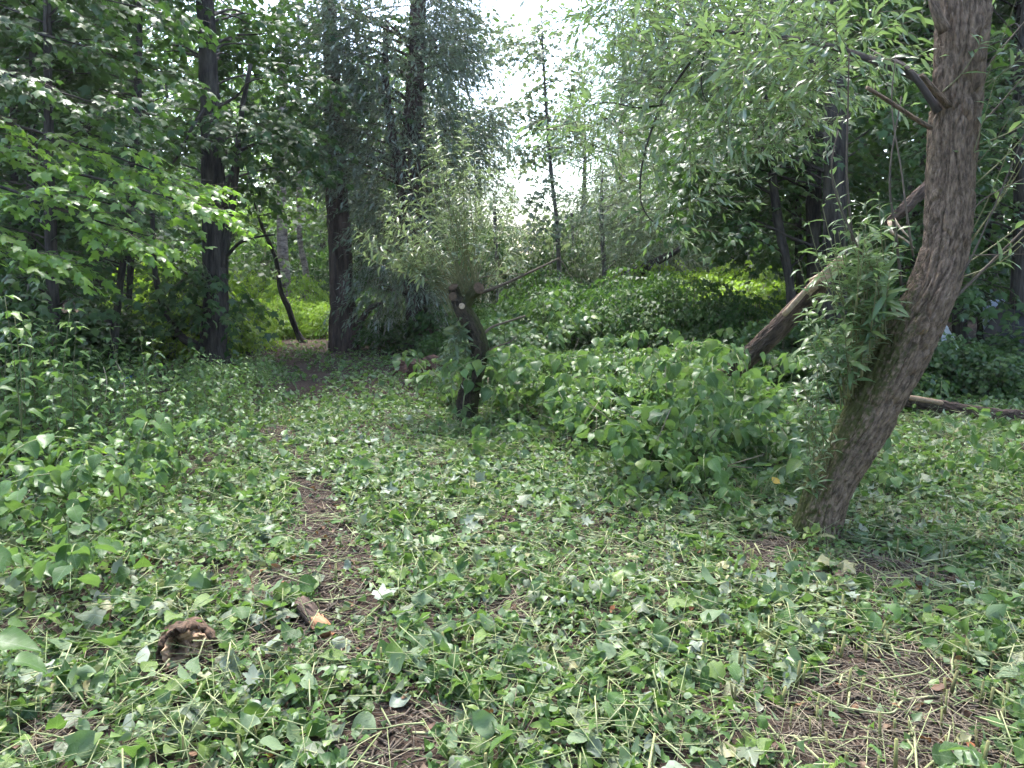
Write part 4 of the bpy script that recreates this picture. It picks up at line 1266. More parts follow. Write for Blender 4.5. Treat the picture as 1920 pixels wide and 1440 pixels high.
V, Q, T = tube(spline(w((1700, 745, 7.96), (1740, 751, 7.92), (1770, 757, 7.88)), 14), np.array([0.01] + [0.03] * 12 + [0.008]), 8)
obj('bare_patch', mesh('bare_patch', V - lp[0], [Q, T], MT['cutwood']), t)
c = np.array(G(582, 1165)); z = float(gnd(*c))
ax = norm(np.array([0.24, -0.36, 0.0]))
e0 = np.array([c[0], c[1], z + 0.045]) - ax * 0.12
pts = [e0, e0 + ax * 0.08 + [0, 0, 0.006], e0 + ax * 0.17, e0 + ax * 0.23 + [0, 0, -0.004]]
t = log('log_piece', 'short grey log piece with a bright orange broken end on the path', pts, [0.032, 0.036, 0.034, 0.034], MT['bark_log'], 0.004, 66, sides=28, n=40, ks=4)
V, Q, T = tube(spline([e0 + ax * 0.21, e0 + ax * 0.25, e0 + ax * 0.29 + [0, 0, -0.008], e0 + ax * 0.315 + [0, 0, -0.02]], 12), [0.0335, 0.034, 0.035, 0.034, 0.034, 0.033, 0.032, 0.031, 0.030, 0.028, 0.026, 0.022], 36,
               lambda th, s, r: 0.020 * (fbm(np.cos(th) * 3.5, np.sin(th) * 3.5, s * 40, 3, 4) - 0.5))
obj('broken_end', mesh('broken_end', V - pts[0], [Q, T], MT['orange']), t)

# sawn stump blocks by the grey willow
def rough_block(name, parent, c, size, mat, seed, org, rz=0.0, rough=0.45):
    n = 20
    V, Q, o = [], [], 0
    g = np.linspace(-1, 1, n)
    for ax_ in range(3):
        for s in (-1, 1):
            u, v = np.meshgrid(g, g, indexing='ij')
            P = np.zeros((n, n, 3)); P[..., ax_] = s; P[..., (ax_ + 1) % 3] = u; P[..., (ax_ + 2) % 3] = v
            V.append(P.reshape(-1, 3))
            i, j = np.meshgrid(np.arange(n - 1), np.arange(n - 1), indexing='ij')
            q = np.stack([i * n + j, (i + 1) * n + j, (i + 1) * n + j + 1, i * n + j + 1], -1).reshape(-1, 4)
            Q.append((q if s > 0 else q[:, ::-1]) + o); o += n * n
    V = np.vstack(V)
    R = norm(V) * 1.25
    V = (V * (1 - rough) + R * rough) * (0.55 + 0.9 * fbm(V[:, 0:1] * 1.6 + seed, V[:, 1:2] * 1.6, V[:, 2:3] * 1.6, 5, seed))
    V = V * np.asarray(size)
    cr, sr = math.cos(rz), math.sin(rz)
    V = np.column_stack([V[:, 0] * cr - V[:, 1] * sr, V[:, 0] * sr + V[:, 1] * cr, V[:, 2]])
    return obj(name, mesh(name, V + np.asarray(c) - np.asarray(org), np.vstack(Q), mat), parent)


MT['rotbark'] = plain_mat('rotten_bark', (0.035, 0.022, 0.014), (0.22, 0.14, 0.088), 0.95, 30, 0.012)
MT['stumpwood'] = plain_mat('red_stump_wood', (0.045, 0.024, 0.017), (0.19, 0.105, 0.07), 0.9, 22, 0.012)
b = W(812, 690, 10.8); b[2] = float(gnd(b[0], b[1]))
t = thing('tree_stump', 'squarish reddish sawn stump beside the pollarded willow', 'stump', b)
rough_block('stump_block', t, b + [0, 0, 0.12], (0.15, 0.13, 0.16), MT['stumpwood'], 3, b, 0.3)
rough_block('notched_block', t, b + [0.10, -0.10, 0.04], (0.20, 0.10, 0.06), MT['stumpwood'], 5, b, 0.2)
b = W(772, 690, 11.0); b[2] = float(gnd(b[0], b[1]))
t = thing('tree_stump', 'low crumbling reddish stump half hidden at the grey willow foot', 'stump', b)
rough_block('stump_block', t, b + [0, 0, 0.05], (0.22, 0.18, 0.13), MT['stumpwood'], 7, b, 0.9)

# hollow rotten log end
c = np.array(G(352, 1238)); z = float(gnd(*c))
o0 = np.array([c[0], c[1], z + 0.06])
t = thing('rotten_log', 'hollow rotten log end with crumbling tan wood, sunk among the cut leaves', 'log', o0)
ax = norm(np.array([0.35, -0.8, 0.28])); e1 = norm(np.cross(ax, [0, 0, 1.0])); e2 = np.cross(e1, ax)
nn, sd_ = 30, 56
th = np.linspace(0, 2 * np.pi, sd_, endpoint=False)
rows = []
for inner in (0, 1):
    for i in range(nn):
        s = (i / (nn - 1)) if not inner else 1 - i / (nn - 1)
        rim = 0.10 * vn(np.cos(th) * 2.0, np.sin(th) * 2.0, 0, 91) + 0.10 * vn(np.cos(th) * 11, np.sin(th) * 11, 0, 92) - 0.06
        L = -0.22 + (0.22 + rim) * s
        r = (0.108 if not inner else 0.086 - 0.015 * (1 - s)) + 0.03 * (fbm(np.cos(th) * 2, np.sin(th) * 2, s * 4 + inner * 9, 4, 93) - 0.5) + 0.022 * (fbm(np.cos(th) * 7, np.sin(th) * 7, s * 10, 3, 95) - 0.5)
        rows.append(ax[None] * L[:, None] + e1[None] * (r * np.cos(th))[:, None] + e2[None] * (r * np.sin(th) * 0.95)[:, None])
V = np.vstack(rows)
i, j = np.meshgrid(np.arange(2 * nn - 1), np.arange(sd_), indexing='ij')
Q = np.stack([i * sd_ + j, i * sd_ + (j + 1) % sd_, (i + 1) * sd_ + (j + 1) % sd_, (i + 1) * sd_ + j], -1).reshape(-1, 4)
obj('shell', mesh('shell', V, Q, MT['rotbark'], smooth=False), t)
nr, na = 40, 90                           # crumbling broken wood filling part of the hollow
rr_ = np.linspace(0.02, 1, nr)[:, None] * 0.092 + 0 * np.zeros((1, na))
aa_ = np.linspace(0, 2 * np.pi, na, endpoint=False)[None] + 0 * rr_
px_, py_ = rr_ * np.cos(aa_), rr_ * np.sin(aa_)
hh = fbm(px_ * 26 + 3, py_ * 26, 0, 4, 41)
ridg = 1 - np.abs(2 * fbm(px_ * 48, py_ * 48, 0, 3, 47) - 1)
hole = np.exp(-(((px_ - 0.040) / 0.030) ** 2 + ((py_ - 0.025) / 0.042) ** 2)) + 0.9 * np.exp(-(((px_ + 0.012) / 0.026) ** 2 + ((py_ + 0.052) / 0.022) ** 2))
hgt = -0.005 + 0.13 * (hh - 0.25) + 0.05 * (ridg - 0.6) - 0.13 * np.minimum(hole, 1)
V = (e1 * px_[..., None] + e2 * py_[..., None] * 0.95 + ax * hgt[..., None] + e1 * (0.02 * (vn(px_ * 60, py_ * 60, 0, 51) - 0.5))[..., None]).reshape(-1, 3)
i, j = np.meshgrid(np.arange(nr - 1), np.arange(na), indexing='ij')
Q = np.stack([i * na + j, (i + 1) * na + j, (i + 1) * na + (j + 1) % na, i * na + (j + 1) % na], -1).reshape(-1, 4)
obj('rotten_core', mesh('rotten_core', V, Q, MT['rotten'], {'v': (0.25 + 0.5 * vn(px_ * 90, py_ * 90, 0, 53)).ravel()}, smooth=False), t)

# ------------------------------------------------------------------ rubbish and the camp under the trees
def crumple(name, label, cat, px, py, d, size, mat, seed, on_ground=True):
    c = W(px, py, d)
    if on_ground:
        c[2] = float(gnd(c[0], c[1])) + size[2] * 0.4
    n = 16
    u, v = np.meshgrid(np.linspace(0, np.pi, n), np.linspace(0, 2 * np.pi, 2 * n, endpoint=False), indexing='ij')
    D = np.stack([np.sin(u) * np.cos(v), np.sin(u) * np.sin(v), np.cos(u)], -1)
    r = 0.6 + 0.9 * np.abs(fbm(D[..., 0] * 2.3 + seed, D[..., 1] * 2.3, D[..., 2] * 2.3, 4, seed) - 0.5) * 2
    V = (D * r[..., None]).reshape(-1, 3) * np.asarray(size)
    i, j = np.meshgrid(np.arange(n - 1), np.arange(2 * n), indexing='ij')
    m = 2 * n
    Q = np.stack([i * m + j, (i + 1) * m + j, (i + 1) * m + (j + 1) % m, i * m + (j + 1) % m], -1).reshape(-1, 4)
    return thing(name, label, cat, c, me=mesh(name, V, Q, mat, smooth=False))


crumple('plastic_bag', 'crumpled white plastic bag under the bushes by the J-shaped limb', 'rubbish', 295, 668, 12.6, (0.13, 0.10, 0.07), MT['white'], 1, False)
crumple('plastic_bag', 'crumpled blue plastic bag on the dark ground behind the nettles', 'rubbish', 237, 714, 9.9, (0.13, 0.10, 0.07), MT['blue'], 2, False)
crumple('plastic_bag', 'small pale plastic scrap behind the nettles near the blue bag', 'rubbish', 170, 706, 9.8, (0.07, 0.06, 0.03), MT['white'], 3, False)
crumple('plastic_bag', 'white scrap hanging in the far gap beside the birches', 'rubbish', 484, 583, 18.0, (0.05, 0.05, 0.09), MT['white'], 4, False)


def drape(name, label, cat, pts, mat, wob, seed):
    """a sheet hung over points: pts grid (r, c, 3) smoothed and wrinkled, with thickness"""
    Pq = np.asarray(pts, float)
    A = np.stack([spline(Pq[:, k], 24) for k in range(Pq.shape[1])], 1)
    A = np.stack([spline(A[k], 32) for k in range(24)], 0)
    A = A + wob * (fbm(A[..., 0:1] * 3, A[..., 1:2] * 3, A[..., 2:3] * 3, 3, seed) - 0.5) * np.array([1, -1, 0.6])
    n, m = A.shape[:2]
    base = A.reshape(-1, 3)
    i, j = np.meshgrid(np.arange(n - 1), np.arange(m - 1), indexing='ij')
    Q = np.stack([i * m + j, i * m + j + 1, (i + 1) * m + j + 1, (i + 1) * m + j], -1).reshape(-1, 4)
    o = thing(name, label, cat, base[0], me=mesh(name, base - base[0], Q, mat))
    so = o.modifiers.new('thickness', 'SOLIDIFY'); so.thickness = 0.006
    return o


def gr(px, d, dz=0.0):
    x = (px - 960) / FPX * d
    return [x, d, float(gnd(x, d)) + dz]


drape('dark_shelter', 'dark tarpaulin shelter under the trees at the picture edge', 'shelter',
      [[gr(1832, 10.2), gr(1850, 10.6, 0.55), gr(1870, 11.2, 0.95), gr(1868, 12.2, 0.75), gr(1860, 13.0)],
       [gr(1880, 10.0), gr(1885, 10.5, 0.60), gr(1890, 11.2, 1.0), gr(1890, 12.2, 0.8), gr(1890, 13.0)],
       [gr(1950, 9.9), gr(1950, 10.5, 0.60), gr(1950, 11.2, 0.98), gr(1950, 12.2, 0.8), gr(1950, 13.0)],
       [gr(2030, 10.0), gr(2025, 10.6, 0.45), gr(2020, 11.2, 0.7), gr(2010, 12.2, 0.6), gr(2000, 13.0)]], MT['black'], 0.14, 3)
drape('pale_sheet', 'pale bluish sheet hung beside the dark shelter', 'sheet',
      [[gr(1838, 11.9, 0.96), gr(1842, 11.85, 0.72), gr(1846, 11.8, 0.5)], [gr(1855, 12.0, 1.02), gr(1858, 11.9, 0.75), gr(1860, 11.85, 0.5)], [gr(1880, 12.1, 1.04), gr(1882, 12.0, 0.75), gr(1884, 11.9, 0.5)]], MT['paleblue'], 0.08, 5)
drape('pale_sheet', 'pale white sheet glimpsed just behind the leaning willow trunk', 'sheet',
      [[gr(1764, 11.0, 0.62), gr(1766, 10.9, 0.42), gr(1770, 10.8, 0.22)], [gr(1778, 11.0, 0.66), gr(1780, 10.9, 0.42), gr(1784, 10.8, 0.22)], [gr(1790, 11.0, 0.5), gr(1794, 10.9, 0.38), gr(1800, 10.8, 0.22)]], MT['white'], 0.08, 6)
crumple('red_cloth', 'small red cloth scrap beside the leaning willow trunk', 'cloth', 1760, 626, 9.0, (0.05, 0.05, 0.05), MT['red'], 8, False)

# ------------------------------------------------------------------ the heap of wilting knotweed and the nettle bed
def in_view(x, y, z, pad=260):
    a, b, d = pix(np.column_stack([x, y, z]))
    return (a > -pad) & (a < 1920 + pad) & (b < 1440 + pad) & (d > 1.0)


def knot_plant(seed, H, bendy, nl, leaf):
    """a leaning knotweed stem with limp hanging leaves"""
    t = thing('knotweed_plant', 'x', 'plant')
    a = rng.uniform(0, 6.28)
    dx, dy = math.cos(a), math.sin(a)
    pts = [(0, 0, -0.03), (dx * 0.03, dy * 0.03, H * 0.45), (dx * 0.12 * bendy, dy * 0.12 * bendy, H * 0.82), (dx * 0.34 * bendy, dy * 0.34 * bendy, H * 0.95), (dx * 0.58 * bendy, dy * 0.58 * bendy, H * 0.78)]
    q = spline(np.array(pts), 18)
    V, Q, T = tube(q, np.linspace(0.007, 0.0025, 18), 5)
    obj('stem', mesh('stem', V, [Q, T], MT['stem'], {'v': np.full(len(V), 0.2)}), t)
    lv = Leaves(KH)
    tt = np.sort(rng.uniform(0.22, 1.0, nl))
    P = np.array([np.interp(tt, np.linspace(0, 1, 18), q[:, k]) for k in range(3)]).T
    az = np.arange(nl) * 2.5 + rng.random(nl)
    out = np.column_stack([np.cos(az), np.sin(az), np.zeros(nl)])
    P = P + out * rng.uniform(0.02, 0.13, (nl, 1)) + np.array([0, 0, 0.02])
    limp = rng.uniform(0.1, 1.3, (nl, 1))
    F = norm(out + np.array([0, 0, -1.0]) * limp + rng.normal(0, 0.25, (nl, 3)))
    N = norm(out * limp + np.array([0, 0, 0.9]) + rng.normal(0, 0.3, (nl, 3)))
    lv.add(P, F, N, leaf * rng.uniform(0.6, 1.2, nl))
    obj('foliage', lv.joined('foliage', MT['knot']), t, 'stuff')
    return t


KP = [knot_plant(i, rng.uniform(0.26, 0.72), rng.uniform(0.4, 1.3), int(rng.integers(10, 20)), 0.138) for i in range(9)]


def scatter(n, x0, x1, y0, y1, w):
    """n points weighted by w(x, y) in 0..1"""
    X, Y = [], []
    c = 0
    while c < n:
        x, y = rng.uniform(x0, x1, n * 3), rng.uniform(y0, y1, n * 3)
        m = rng.random(n * 3) < w(x, y)
        X.append(x[m]); Y.append(y[m]); c += int(m.sum())
    return np.concatenate(X)[:n], np.concatenate(Y)[:n]


WILLOW_XY = np.array([WB[:2], PB[:2]])


def clear_of(x, y, r=0.22):
    ok = np.ones(len(x), bool)
    for c in WILLOW_XY:
        ok &= np.hypot(x - c[0], y - c[1]) > r
    return ok


x, y = scatter(330, -1.1, 5.2, 4.9, 10.5, lambda x, y: np.clip(mound(x, y) / 0.2, 0, 1) * np.clip((9.5 / np.maximum(y, 4)) ** 2 / 3, 0, 1))
m = in_view(x, y, 0.4 + 0 * x) & clear_of(x, y)
x, y = x[m][:205], y[m][:205]
xp, yp = zip(*[((px_ - 960) / FPX * d_, d_) for px_, d_ in [(795, 9.6), (820, 9.0), (835, 8.4), (848, 8.1), (815, 9.8), (852, 7.6), (905, 7.5), (930, 7.9), (845, 8.8), (800, 10.2), (920, 7.2), (955, 7.6), (865, 7.45), (895, 8.2), (1338, 8.0), (1362, 7.9), (1392, 7.7), (1350, 7.7), (1415, 7.5)]])
x, y = np.concatenate([x, xp]), np.concatenate([y, yp])
x2, y2 = scatter(60, -4.0, -1.2, 2.6, 5.6, lambda x, y: np.clip(leftbed(x, y) / 0.4, 0, 1))
m = in_view(x2, y2, 0.3 + 0 * x2)
x2, y2 = x2[m][:48], y2[m][:48]
xf, yf = scatter(120, -0.6, 4.2, 4.2, 7.4, lambda x, y: np.clip(1 - np.abs(y - np.interp(x, FX, FY) + 0.45) / 0.8, 0, 1))
m = in_view(xf, yf, 0.2 + 0 * xf) & clear_of(xf, yf, 0.3)
nfl = 50
xr, yr = rng.uniform(2.5, 4.6, 26), rng.uniform(4.9, 7.2, 26)
nfl = len(xf[m][:50]) + 26
x, y = np.concatenate([x[:224], xf[m][:50], xr]), np.concatenate([y[:224], yf[m][:50], yr])
first = set()
for i, (a, b) in enumerate(list(zip(x, y)) + list(zip(x2, y2))):
    k = int(rng.integers(9))
    o = KP[k] if k not in first else copy_tree(KP[k])
    first.add(k)
    o.location = (a, b, float(gnd(a, b)) + 0.0)
    o.rotation_euler = (rng.normal(0, 0.12), rng.normal(0, 0.12), rng.uniform(0, 6.28))
    s = rng.uniform(0.55, 1.1) * (1.0 if i < len(x) else 0.9)
    if len(x) - nfl <= i < len(x):
        s *= 0.7
        o.rotation_euler = (rng.normal(0, 0.7), rng.normal(0, 0.7), rng.uniform(0, 6.28))
    o.scale = (s, s, s)
    if i < len(x):
        tag(o, 'wilting knotweed plant with limp hanging leaves in the heap between the two willows', 'plant', 'wilting knotweed in the heap')
    else:
        tag(o, 'wilting knotweed plant with limp leaves beside the hollow rotten log and nettles', 'plant', 'wilting knotweed by the rotten log')

# limp leaves filling the heap
lv = Leaves(KL + KL_CURL[:3])
n = 15500
x, y = scatter(n, -1.2, 6.5, 4.9, 12.3, lambda x, y: np.clip(mound(x, y) / 0.5, 0, 1))
h = mound(x, y)
z = gnd(x, y) + h * (0.15 + 0.75 * rng.random(n) ** 0.7)
m = clear_of(x, y, 0.2) & in_view(x, y, z)
az = rng.uniform(0, 6.28, n)
out = np.column_stack([np.cos(az), np.sin(az), 0 * az])
limp = rng.uniform(0.0, 1.2, (n, 1))
F = norm(out + np.array([0, 0, -1.0]) * limp)
N = norm(out * limp + np.array([0, 0, 1.0]) + rng.normal(0, 0.4, (n, 3)))
lv.add(np.column_stack([x, y, z])[m], F[m], N[m], 0.098 * rng.uniform(0.55, 1.2, m.sum()))
o = obj('knotweed_foliage', lv.joined('knotweed_foliage', MT['knot_far']), kind='stuff')
o['label'] = 'mass of limp knotweed leaves in the heap'; o['category'] = 'foliage'

# nettles
def nettle(H, pairs, leaf):
    t = thing('nettle_plant', 'x', 'plant')
    q = spline(np.array([(0, 0, -0.03), (0.01, 0.01, H * 0.5), (rng.normal(0, 0.04), rng.normal(0, 0.04), H)]), 10)
    V, Q, T = tube(q, np.linspace(0.004, 0.0015, 10), 4)
    obj('stem', mesh('stem', V, [Q, T], MT['shoot'], {'v': np.full(len(V), 0.1)}), t)
    lv = Leaves(NH)
    for i in range(pairs):
        f = 0.2 + 0.8 * i / (pairs - 1)
        p_ = np.array([np.interp(f, np.linspace(0, 1, 10), q[:, k]) for k in range(3)])
        for s in range(4 if i > pairs - 3 else 2):
            az = (i % 2) * 1.57 + s * (math.pi if i <= pairs - 3 else 1.57) + rng.normal(0, 0.2)
            out = np.array([math.cos(az), math.sin(az), 0])
            lv.add(p_ + out * 0.025, norm(out + np.array([0, 0, rng.uniform(-0.5, 0.25)])), norm(np.array([0, 0, 1.0]) + out * 0.2 + rng.normal(0, 0.15, 3)), leaf * (1.15 - 0.65 * f) * rng.uniform(0.8, 1.2))
    obj('foliage', lv.joined('foliage', MT['nettle']), t, 'stuff')
    return t


NP = [nettle(rng.uniform(0.5, 0.8), int(rng.integers(8, 12)), 0.10) for _ in range(7)]
x, y = scatter(420, -7.5, -1.9, 4.8, 10.8, lambda x, y: np.clip(leftbed(x, y) / 0.5, 0, 1) * sm(y, 4.6, 6) * (1 - 0.7 * sm(y, 8.6, 9.8)))
qx = 960 + FPX * x / y
m = in_view(x, y, 0.4 + 0 * x) & ~((qx > 140) & (qx < 330) & (y > 7.7))
x, y = x[m][:290], y[m][:290]
first = set()
for a, b in zip(x, y):
    k = int(rng.integers(7))
    o = NP[k] if k not in first else copy_tree(NP[k])
    first.add(k)
    o.location = (a, b, float(gnd(a, b)))
    o.rotation_euler = (rng.normal(0, 0.1), rng.normal(0, 0.1), rng.uniform(0, 6.28))
    s = rng.uniform(0.8, 1.5) * (0.6 + 0.8 * float(vn(a * 1.3, b * 1.3, 0, 88))) * (1 - 0.4 * float(sm(b, 7.2, 9.2))) * (0.8 + 0.25 * float(sm(-a - b * 0.25, 0.5, 2.5)))
    o.scale = (s, s, s)
    tag(o, 'upright leafy nettle in the bed beside the dark wood', 'plant', 'nettles beside the dark wood')

lv = Leaves(NH[:4])
n = 14500
x, y = scatter(n, -8, -1.4, 3.2, 11.5, lambda x, y: np.clip(leftbed(x, y) / 0.5, 0, 1))
z = gnd(x, y) + leftbed(x, y) * (0.1 + 0.8 * rng.random(n))
m = in_view(x, y, z)
az = rng.uniform(0, 6.28, n)
out = np.column_stack([np.cos(az), np.sin(az), rng.uniform(-0.7, 0.2, n)])
lv.add(np.column_stack([x, y, z])[m], norm(out)[m], norm(np.array([0, 0, 1.0]) + rng.normal(0, 0.35, (n, 3)))[m], 0.062 * rng.uniform(0.5, 1.3, m.sum()))
o = obj('herb_foliage', lv.joined('herb_foliage', MT['nettle']), kind='stuff')
o['label'] = 'thick low herb layer in the nettle bed'; o['category'] = 'foliage'

# bright broad leaves rising from the bed
for px, py, d, nn_, lab in [(30, 860, 5.6, 9, 'bright broad-leaved seedling among nettles by the picture edge'), (110, 850, 5.7, 8, 'bright broad-leaved seedling with a pale reddish stalk among nettles'), (185, 880, 5.2, 7, 'bright broad-leaved seedling among nettles with rounded leaves facing the path')]:
    b = W(px, py, d); b[2] = float(gnd(b[0], b[1]))
    t = thing('maple_seedling', lab, 'plant', b)
    top = W(px, py - 25, d)
    V, Q, T = tube(spline([b, (b + top) / 2 + [0.02, 0, 0], top], 8), np.linspace(0.005, 0.002, 8), 5)
    obj('stem', mesh('stem', V - b, [Q, T], MT['straw'], {'v': np.full(len(V), 0.6)}), t)
    lv = Leaves(KH)
    az = np.arange(nn_) * 2.4
    out = np.column_stack([np.cos(az), np.sin(az), 0 * az - 0.15])
    lv.add(top + out * rng.uniform(0.04, 0.16, (nn_, 1)) + np.column_stack([0 * az, 0 * az, rng.uniform(-0.1, 0.06, nn_)]), out, norm(np.array([0, 0, 1.0]) + rng.normal(0, 0.25, (nn_, 3))), rng.uniform(0.09, 0.14, nn_))
    lv.singles(np.ones(nn_, bool), 'leaf', MT['shrub_bright'], t, b)

# ------------------------------------------------------------------ leaf carpet
def carpet_w(x, y):
    g = sm(fbm(np.asarray(x) * 1.6, np.asarray(y) * 1.6, 0, 3, 71), 0.52, 0.66)
    return (1 - 0.965 * bare(x, y)) * (1 - 0.5 * g) * (1 - sm(leftbed(x, y), 0.2, 0.4) * 0.7) * (1 - sm(mound(x, y), 0.15, 0.35) * 0.85)


def flat_leaves(lv, x, y, zmax, size, tilt, zmin=0.004):
    n = len(x)
    z = gnd(x, y) + zmin + zmax * rng.random(n) ** 1.6
    az = rng.uniform(0, 6.28, n)
    F = np.column_stack([np.cos(az), np.sin(az), rng.normal(0, tilt * 0.8, n)])
    up = np.where(rng.random(n) < 0.30, -1.0, 1.0)        # some lie with the pale underside up
    N = np.column_stack([rng.normal(0, tilt, n), rng.normal(0, tilt, n), up])
    lv.add(np.column_stack([x, y, z]), norm(F), norm(N), size)


def wt_near(x, y):
    return carpet_w(x, y) * np.clip(3.2 / np.maximum(y, 1.5), 0, 1)


lv = Leaves(KH[:4] + KH_CURL * 2 + KH_TORN)
inv = lambda x, y: np.abs(x) < 0.75 * y + 0.3
x, y = scatter(12500, -5, 5.5, 1.7, 6.0, lambda x, y: wt_near(x, y) * inv(x, y))
flat_leaves(lv, x, y, 0.10, 0.034 + 0.082 * rng.random(len(x)) ** 2.8, 0.55)
sel = np.zeros(len(x), bool)
P, F, N, S = lv.arrays()
ax_, ay_, ad_ = pix(P)
sc_ = S / ad_ * (P[:, 2] - gnd(P[:, 0], P[:, 1]) > 0.02) * (ax_ > 15) * (ax_ < 1905) * (ay_ < 1425)
sel[np.argsort(-sc_)[:290]] = True
o = obj('leaf_litter', lv.joined('leaf_litter', MT['knot'], ~sel), kind='stuff')
o['label'] = 'carpet of freshly cut green leaves over the clearing'; o['category'] = 'leaf litter'


def leaf_tag(o):
    o.location.z += 0.012
    tag(o, 'single cut knotweed leaf lying loose on top of the leaf carpet', 'leaf', 'large cut leaves on the carpet')


lv.singles(sel, 'knotweed_leaf', MT['knot'], None, each=leaf_tag, temps=KH + KH_CURL)

lv = Leaves(KL + KL_CURL)
x, y = scatter(21000, -6.5, 7, 5.0, 15.5, lambda x, y: carpet_w(x, y) * np.clip(6.5 / y, 0, 1) * (np.abs(x) < 0.72 * y + 0.3) * (1 - 0.85 * sm(-x - 0.42 * y + 0.2, 0, 1.2) * sm(y, 8.5, 10.5)) * (1 - 0.6 * sm(y, 11, 14)))
flat_leaves(lv, x, y, 0.10, 0.030 + 0.080 * rng.random(len(x)) ** 1.8, 0.6)

o = obj('leaf_litter', lv.joined('leaf_litter', MT['knot_far']), kind='stuff')
o['label'] = 'carpet of cut leaves towards the far trees'; o['category'] = 'leaf litter'

lv = Leaves(KX + KX_CURL)
x, y = scatter(7000, -9, 9, 0.2, 9.0, lambda x, y: (1 - 0.9 * bare(x, y)) * (np.abs(x) > 0.72 * y) * (np.abs(x) < 0.75 * y + 3.0))
flat_leaves(lv, x, y, 0.08, 0.05 + 0.07 * rng.random(len(x)), 0.6)
o = obj('leaf_litter', lv.joined('leaf_litter', MT['knot_far']), kind='stuff')
o['label'] = 'carpet of cut leaves along the sides of the clearing'; o['category'] = 'leaf litter'

# shreds and wilted pieces
lv = Leaves(KX + KX_CURL)
x, y = scatter(44000, -5, 6, 1.7, 9.0, lambda x, y: (0.05 + 0.95 * carpet_w(x, y)) * np.clip(3.2 / y, 0, 1) * (np.abs(x) < 0.75 * y + 0.3))
flat_leaves(lv, x, y, 0.05, 0.034 * rng.uniform(0.4, 1.6, len(x)), 0.75)
o = obj('leaf_shreds', lv.joined('leaf_shreds', MT['knot_far']), kind='stuff')
o['label'] = 'fine shredded green leaf pieces between the cut leaves'; o['category'] = 'leaf litter'
lv = Leaves(KH_CURL)
x, y = scatter(2200, -4, 5, 1.8, 8.0, lambda x, y: carpet_w(x, y) * np.clip(3.2 / y, 0, 1) * (np.abs(x) < 0.75 * y + 0.3))
flat_leaves(lv, x, y, 0.06, 0.085 * rng.uniform(0.5, 1.2, len(x)), 0.5, 0.02)
ml = Leaves(M0)
x, y = scatter(260, -4, 5, 1.8, 7.0, lambda x, y: carpet_w(x, y) * np.clip(3.2 / y, 0, 1) * (np.abs(x) < 0.75 * y + 0.3))
flat_leaves(ml, x, y, 0.05, 0.05 + 0.075 * rng.random(len(x)), 0.45, 0.04)
o = obj('fallen_leaves', ml.joined('fallen_leaves', MT['wilt']), kind='stuff')
o['label'] = 'pale lobed leaves lying among the cut knotweed'; o['category'] = 'leaf litter'
o = obj('wilted_leaves', lv.joined('wilted_leaves', MT['wilt']), kind='stuff')
o['label'] = 'pale shrivelled leaves scattered through the carpet'; o['category'] = 'leaf litter'
lv = Leaves(KH_CURL)
x, y = scatter(420, -4, 5, 1.8, 8.0, lambda x, y: (0.3 + bare(x, y)) * np.clip(3.2 / y, 0, 1) * (np.abs(x) < 0.75 * y + 0.3))
flat_leaves(lv, x, y, 0.04, 0.055 * rng.uniform(0.5, 1.2, len(x)), 0.6, 0.01)
o = obj('dead_leaves', lv.joined('dead_leaves', MT['brown']), kind='stuff')
o['label'] = 'brown dead leaves scattered over soil and carpet'; o['category'] = 'leaf litter'
for px, py, d, lab in [(1200, 725, 8.2, 'yellow leaf lying on the knotweed heap'), (1448, 903, 5.1, 'yellow leaf beside the foot of the leaning willow'), (537, 786, 7.7, 'small orange-yellow leaf at the path edge')]:
    lv = Leaves(KH)
    lv.add(W(px, py, d), (0.9, 0.2, 0.1), (0.1, -0.45, 0.9), 0.10 if d > 6 else 0.085)
    lv.singles(np.array([True]), 'yellow_leaf', MT['yellow'], None, each=lambda o: tag(o, lab, 'leaf'))

# low seedlings and tufts along the path and carpet
lv = Leaves(KX + NH[:3])
x, y = scatter(9000, -5, 6, 2.0, 13.0, lambda x, y: (0.35 + 0.65 * sm(vn(x * 0.9, y * 0.9, 0, 55), 0.45, 0.7)) * (1 - bare(x, y)) * np.clip(4.5 / y, 0, 1) * (np.abs(x) < 0.75 * y + 0.3))
n = len(x)
az = rng.uniform(0, 6.28, n)
lv.add(np.column_stack([x, y, gnd(x, y) + rng.uniform(0.02, 0.13, n)]), norm(np.column_stack([np.cos(az), np.sin(az), rng.normal(0, 0.4, n)])), norm(np.array([0, 0, 1.0]) + rng.normal(0, 0.35, (n, 3))), 0.032 * rng.uniform(0.5, 1.5, n))
o = obj('seedling_leaves', lv.joined('seedling_leaves', MT['shrub']), kind='stuff')
o['label'] = 'small fresh green seedlings pushing through the litter'; o['category'] = 'ground cover'

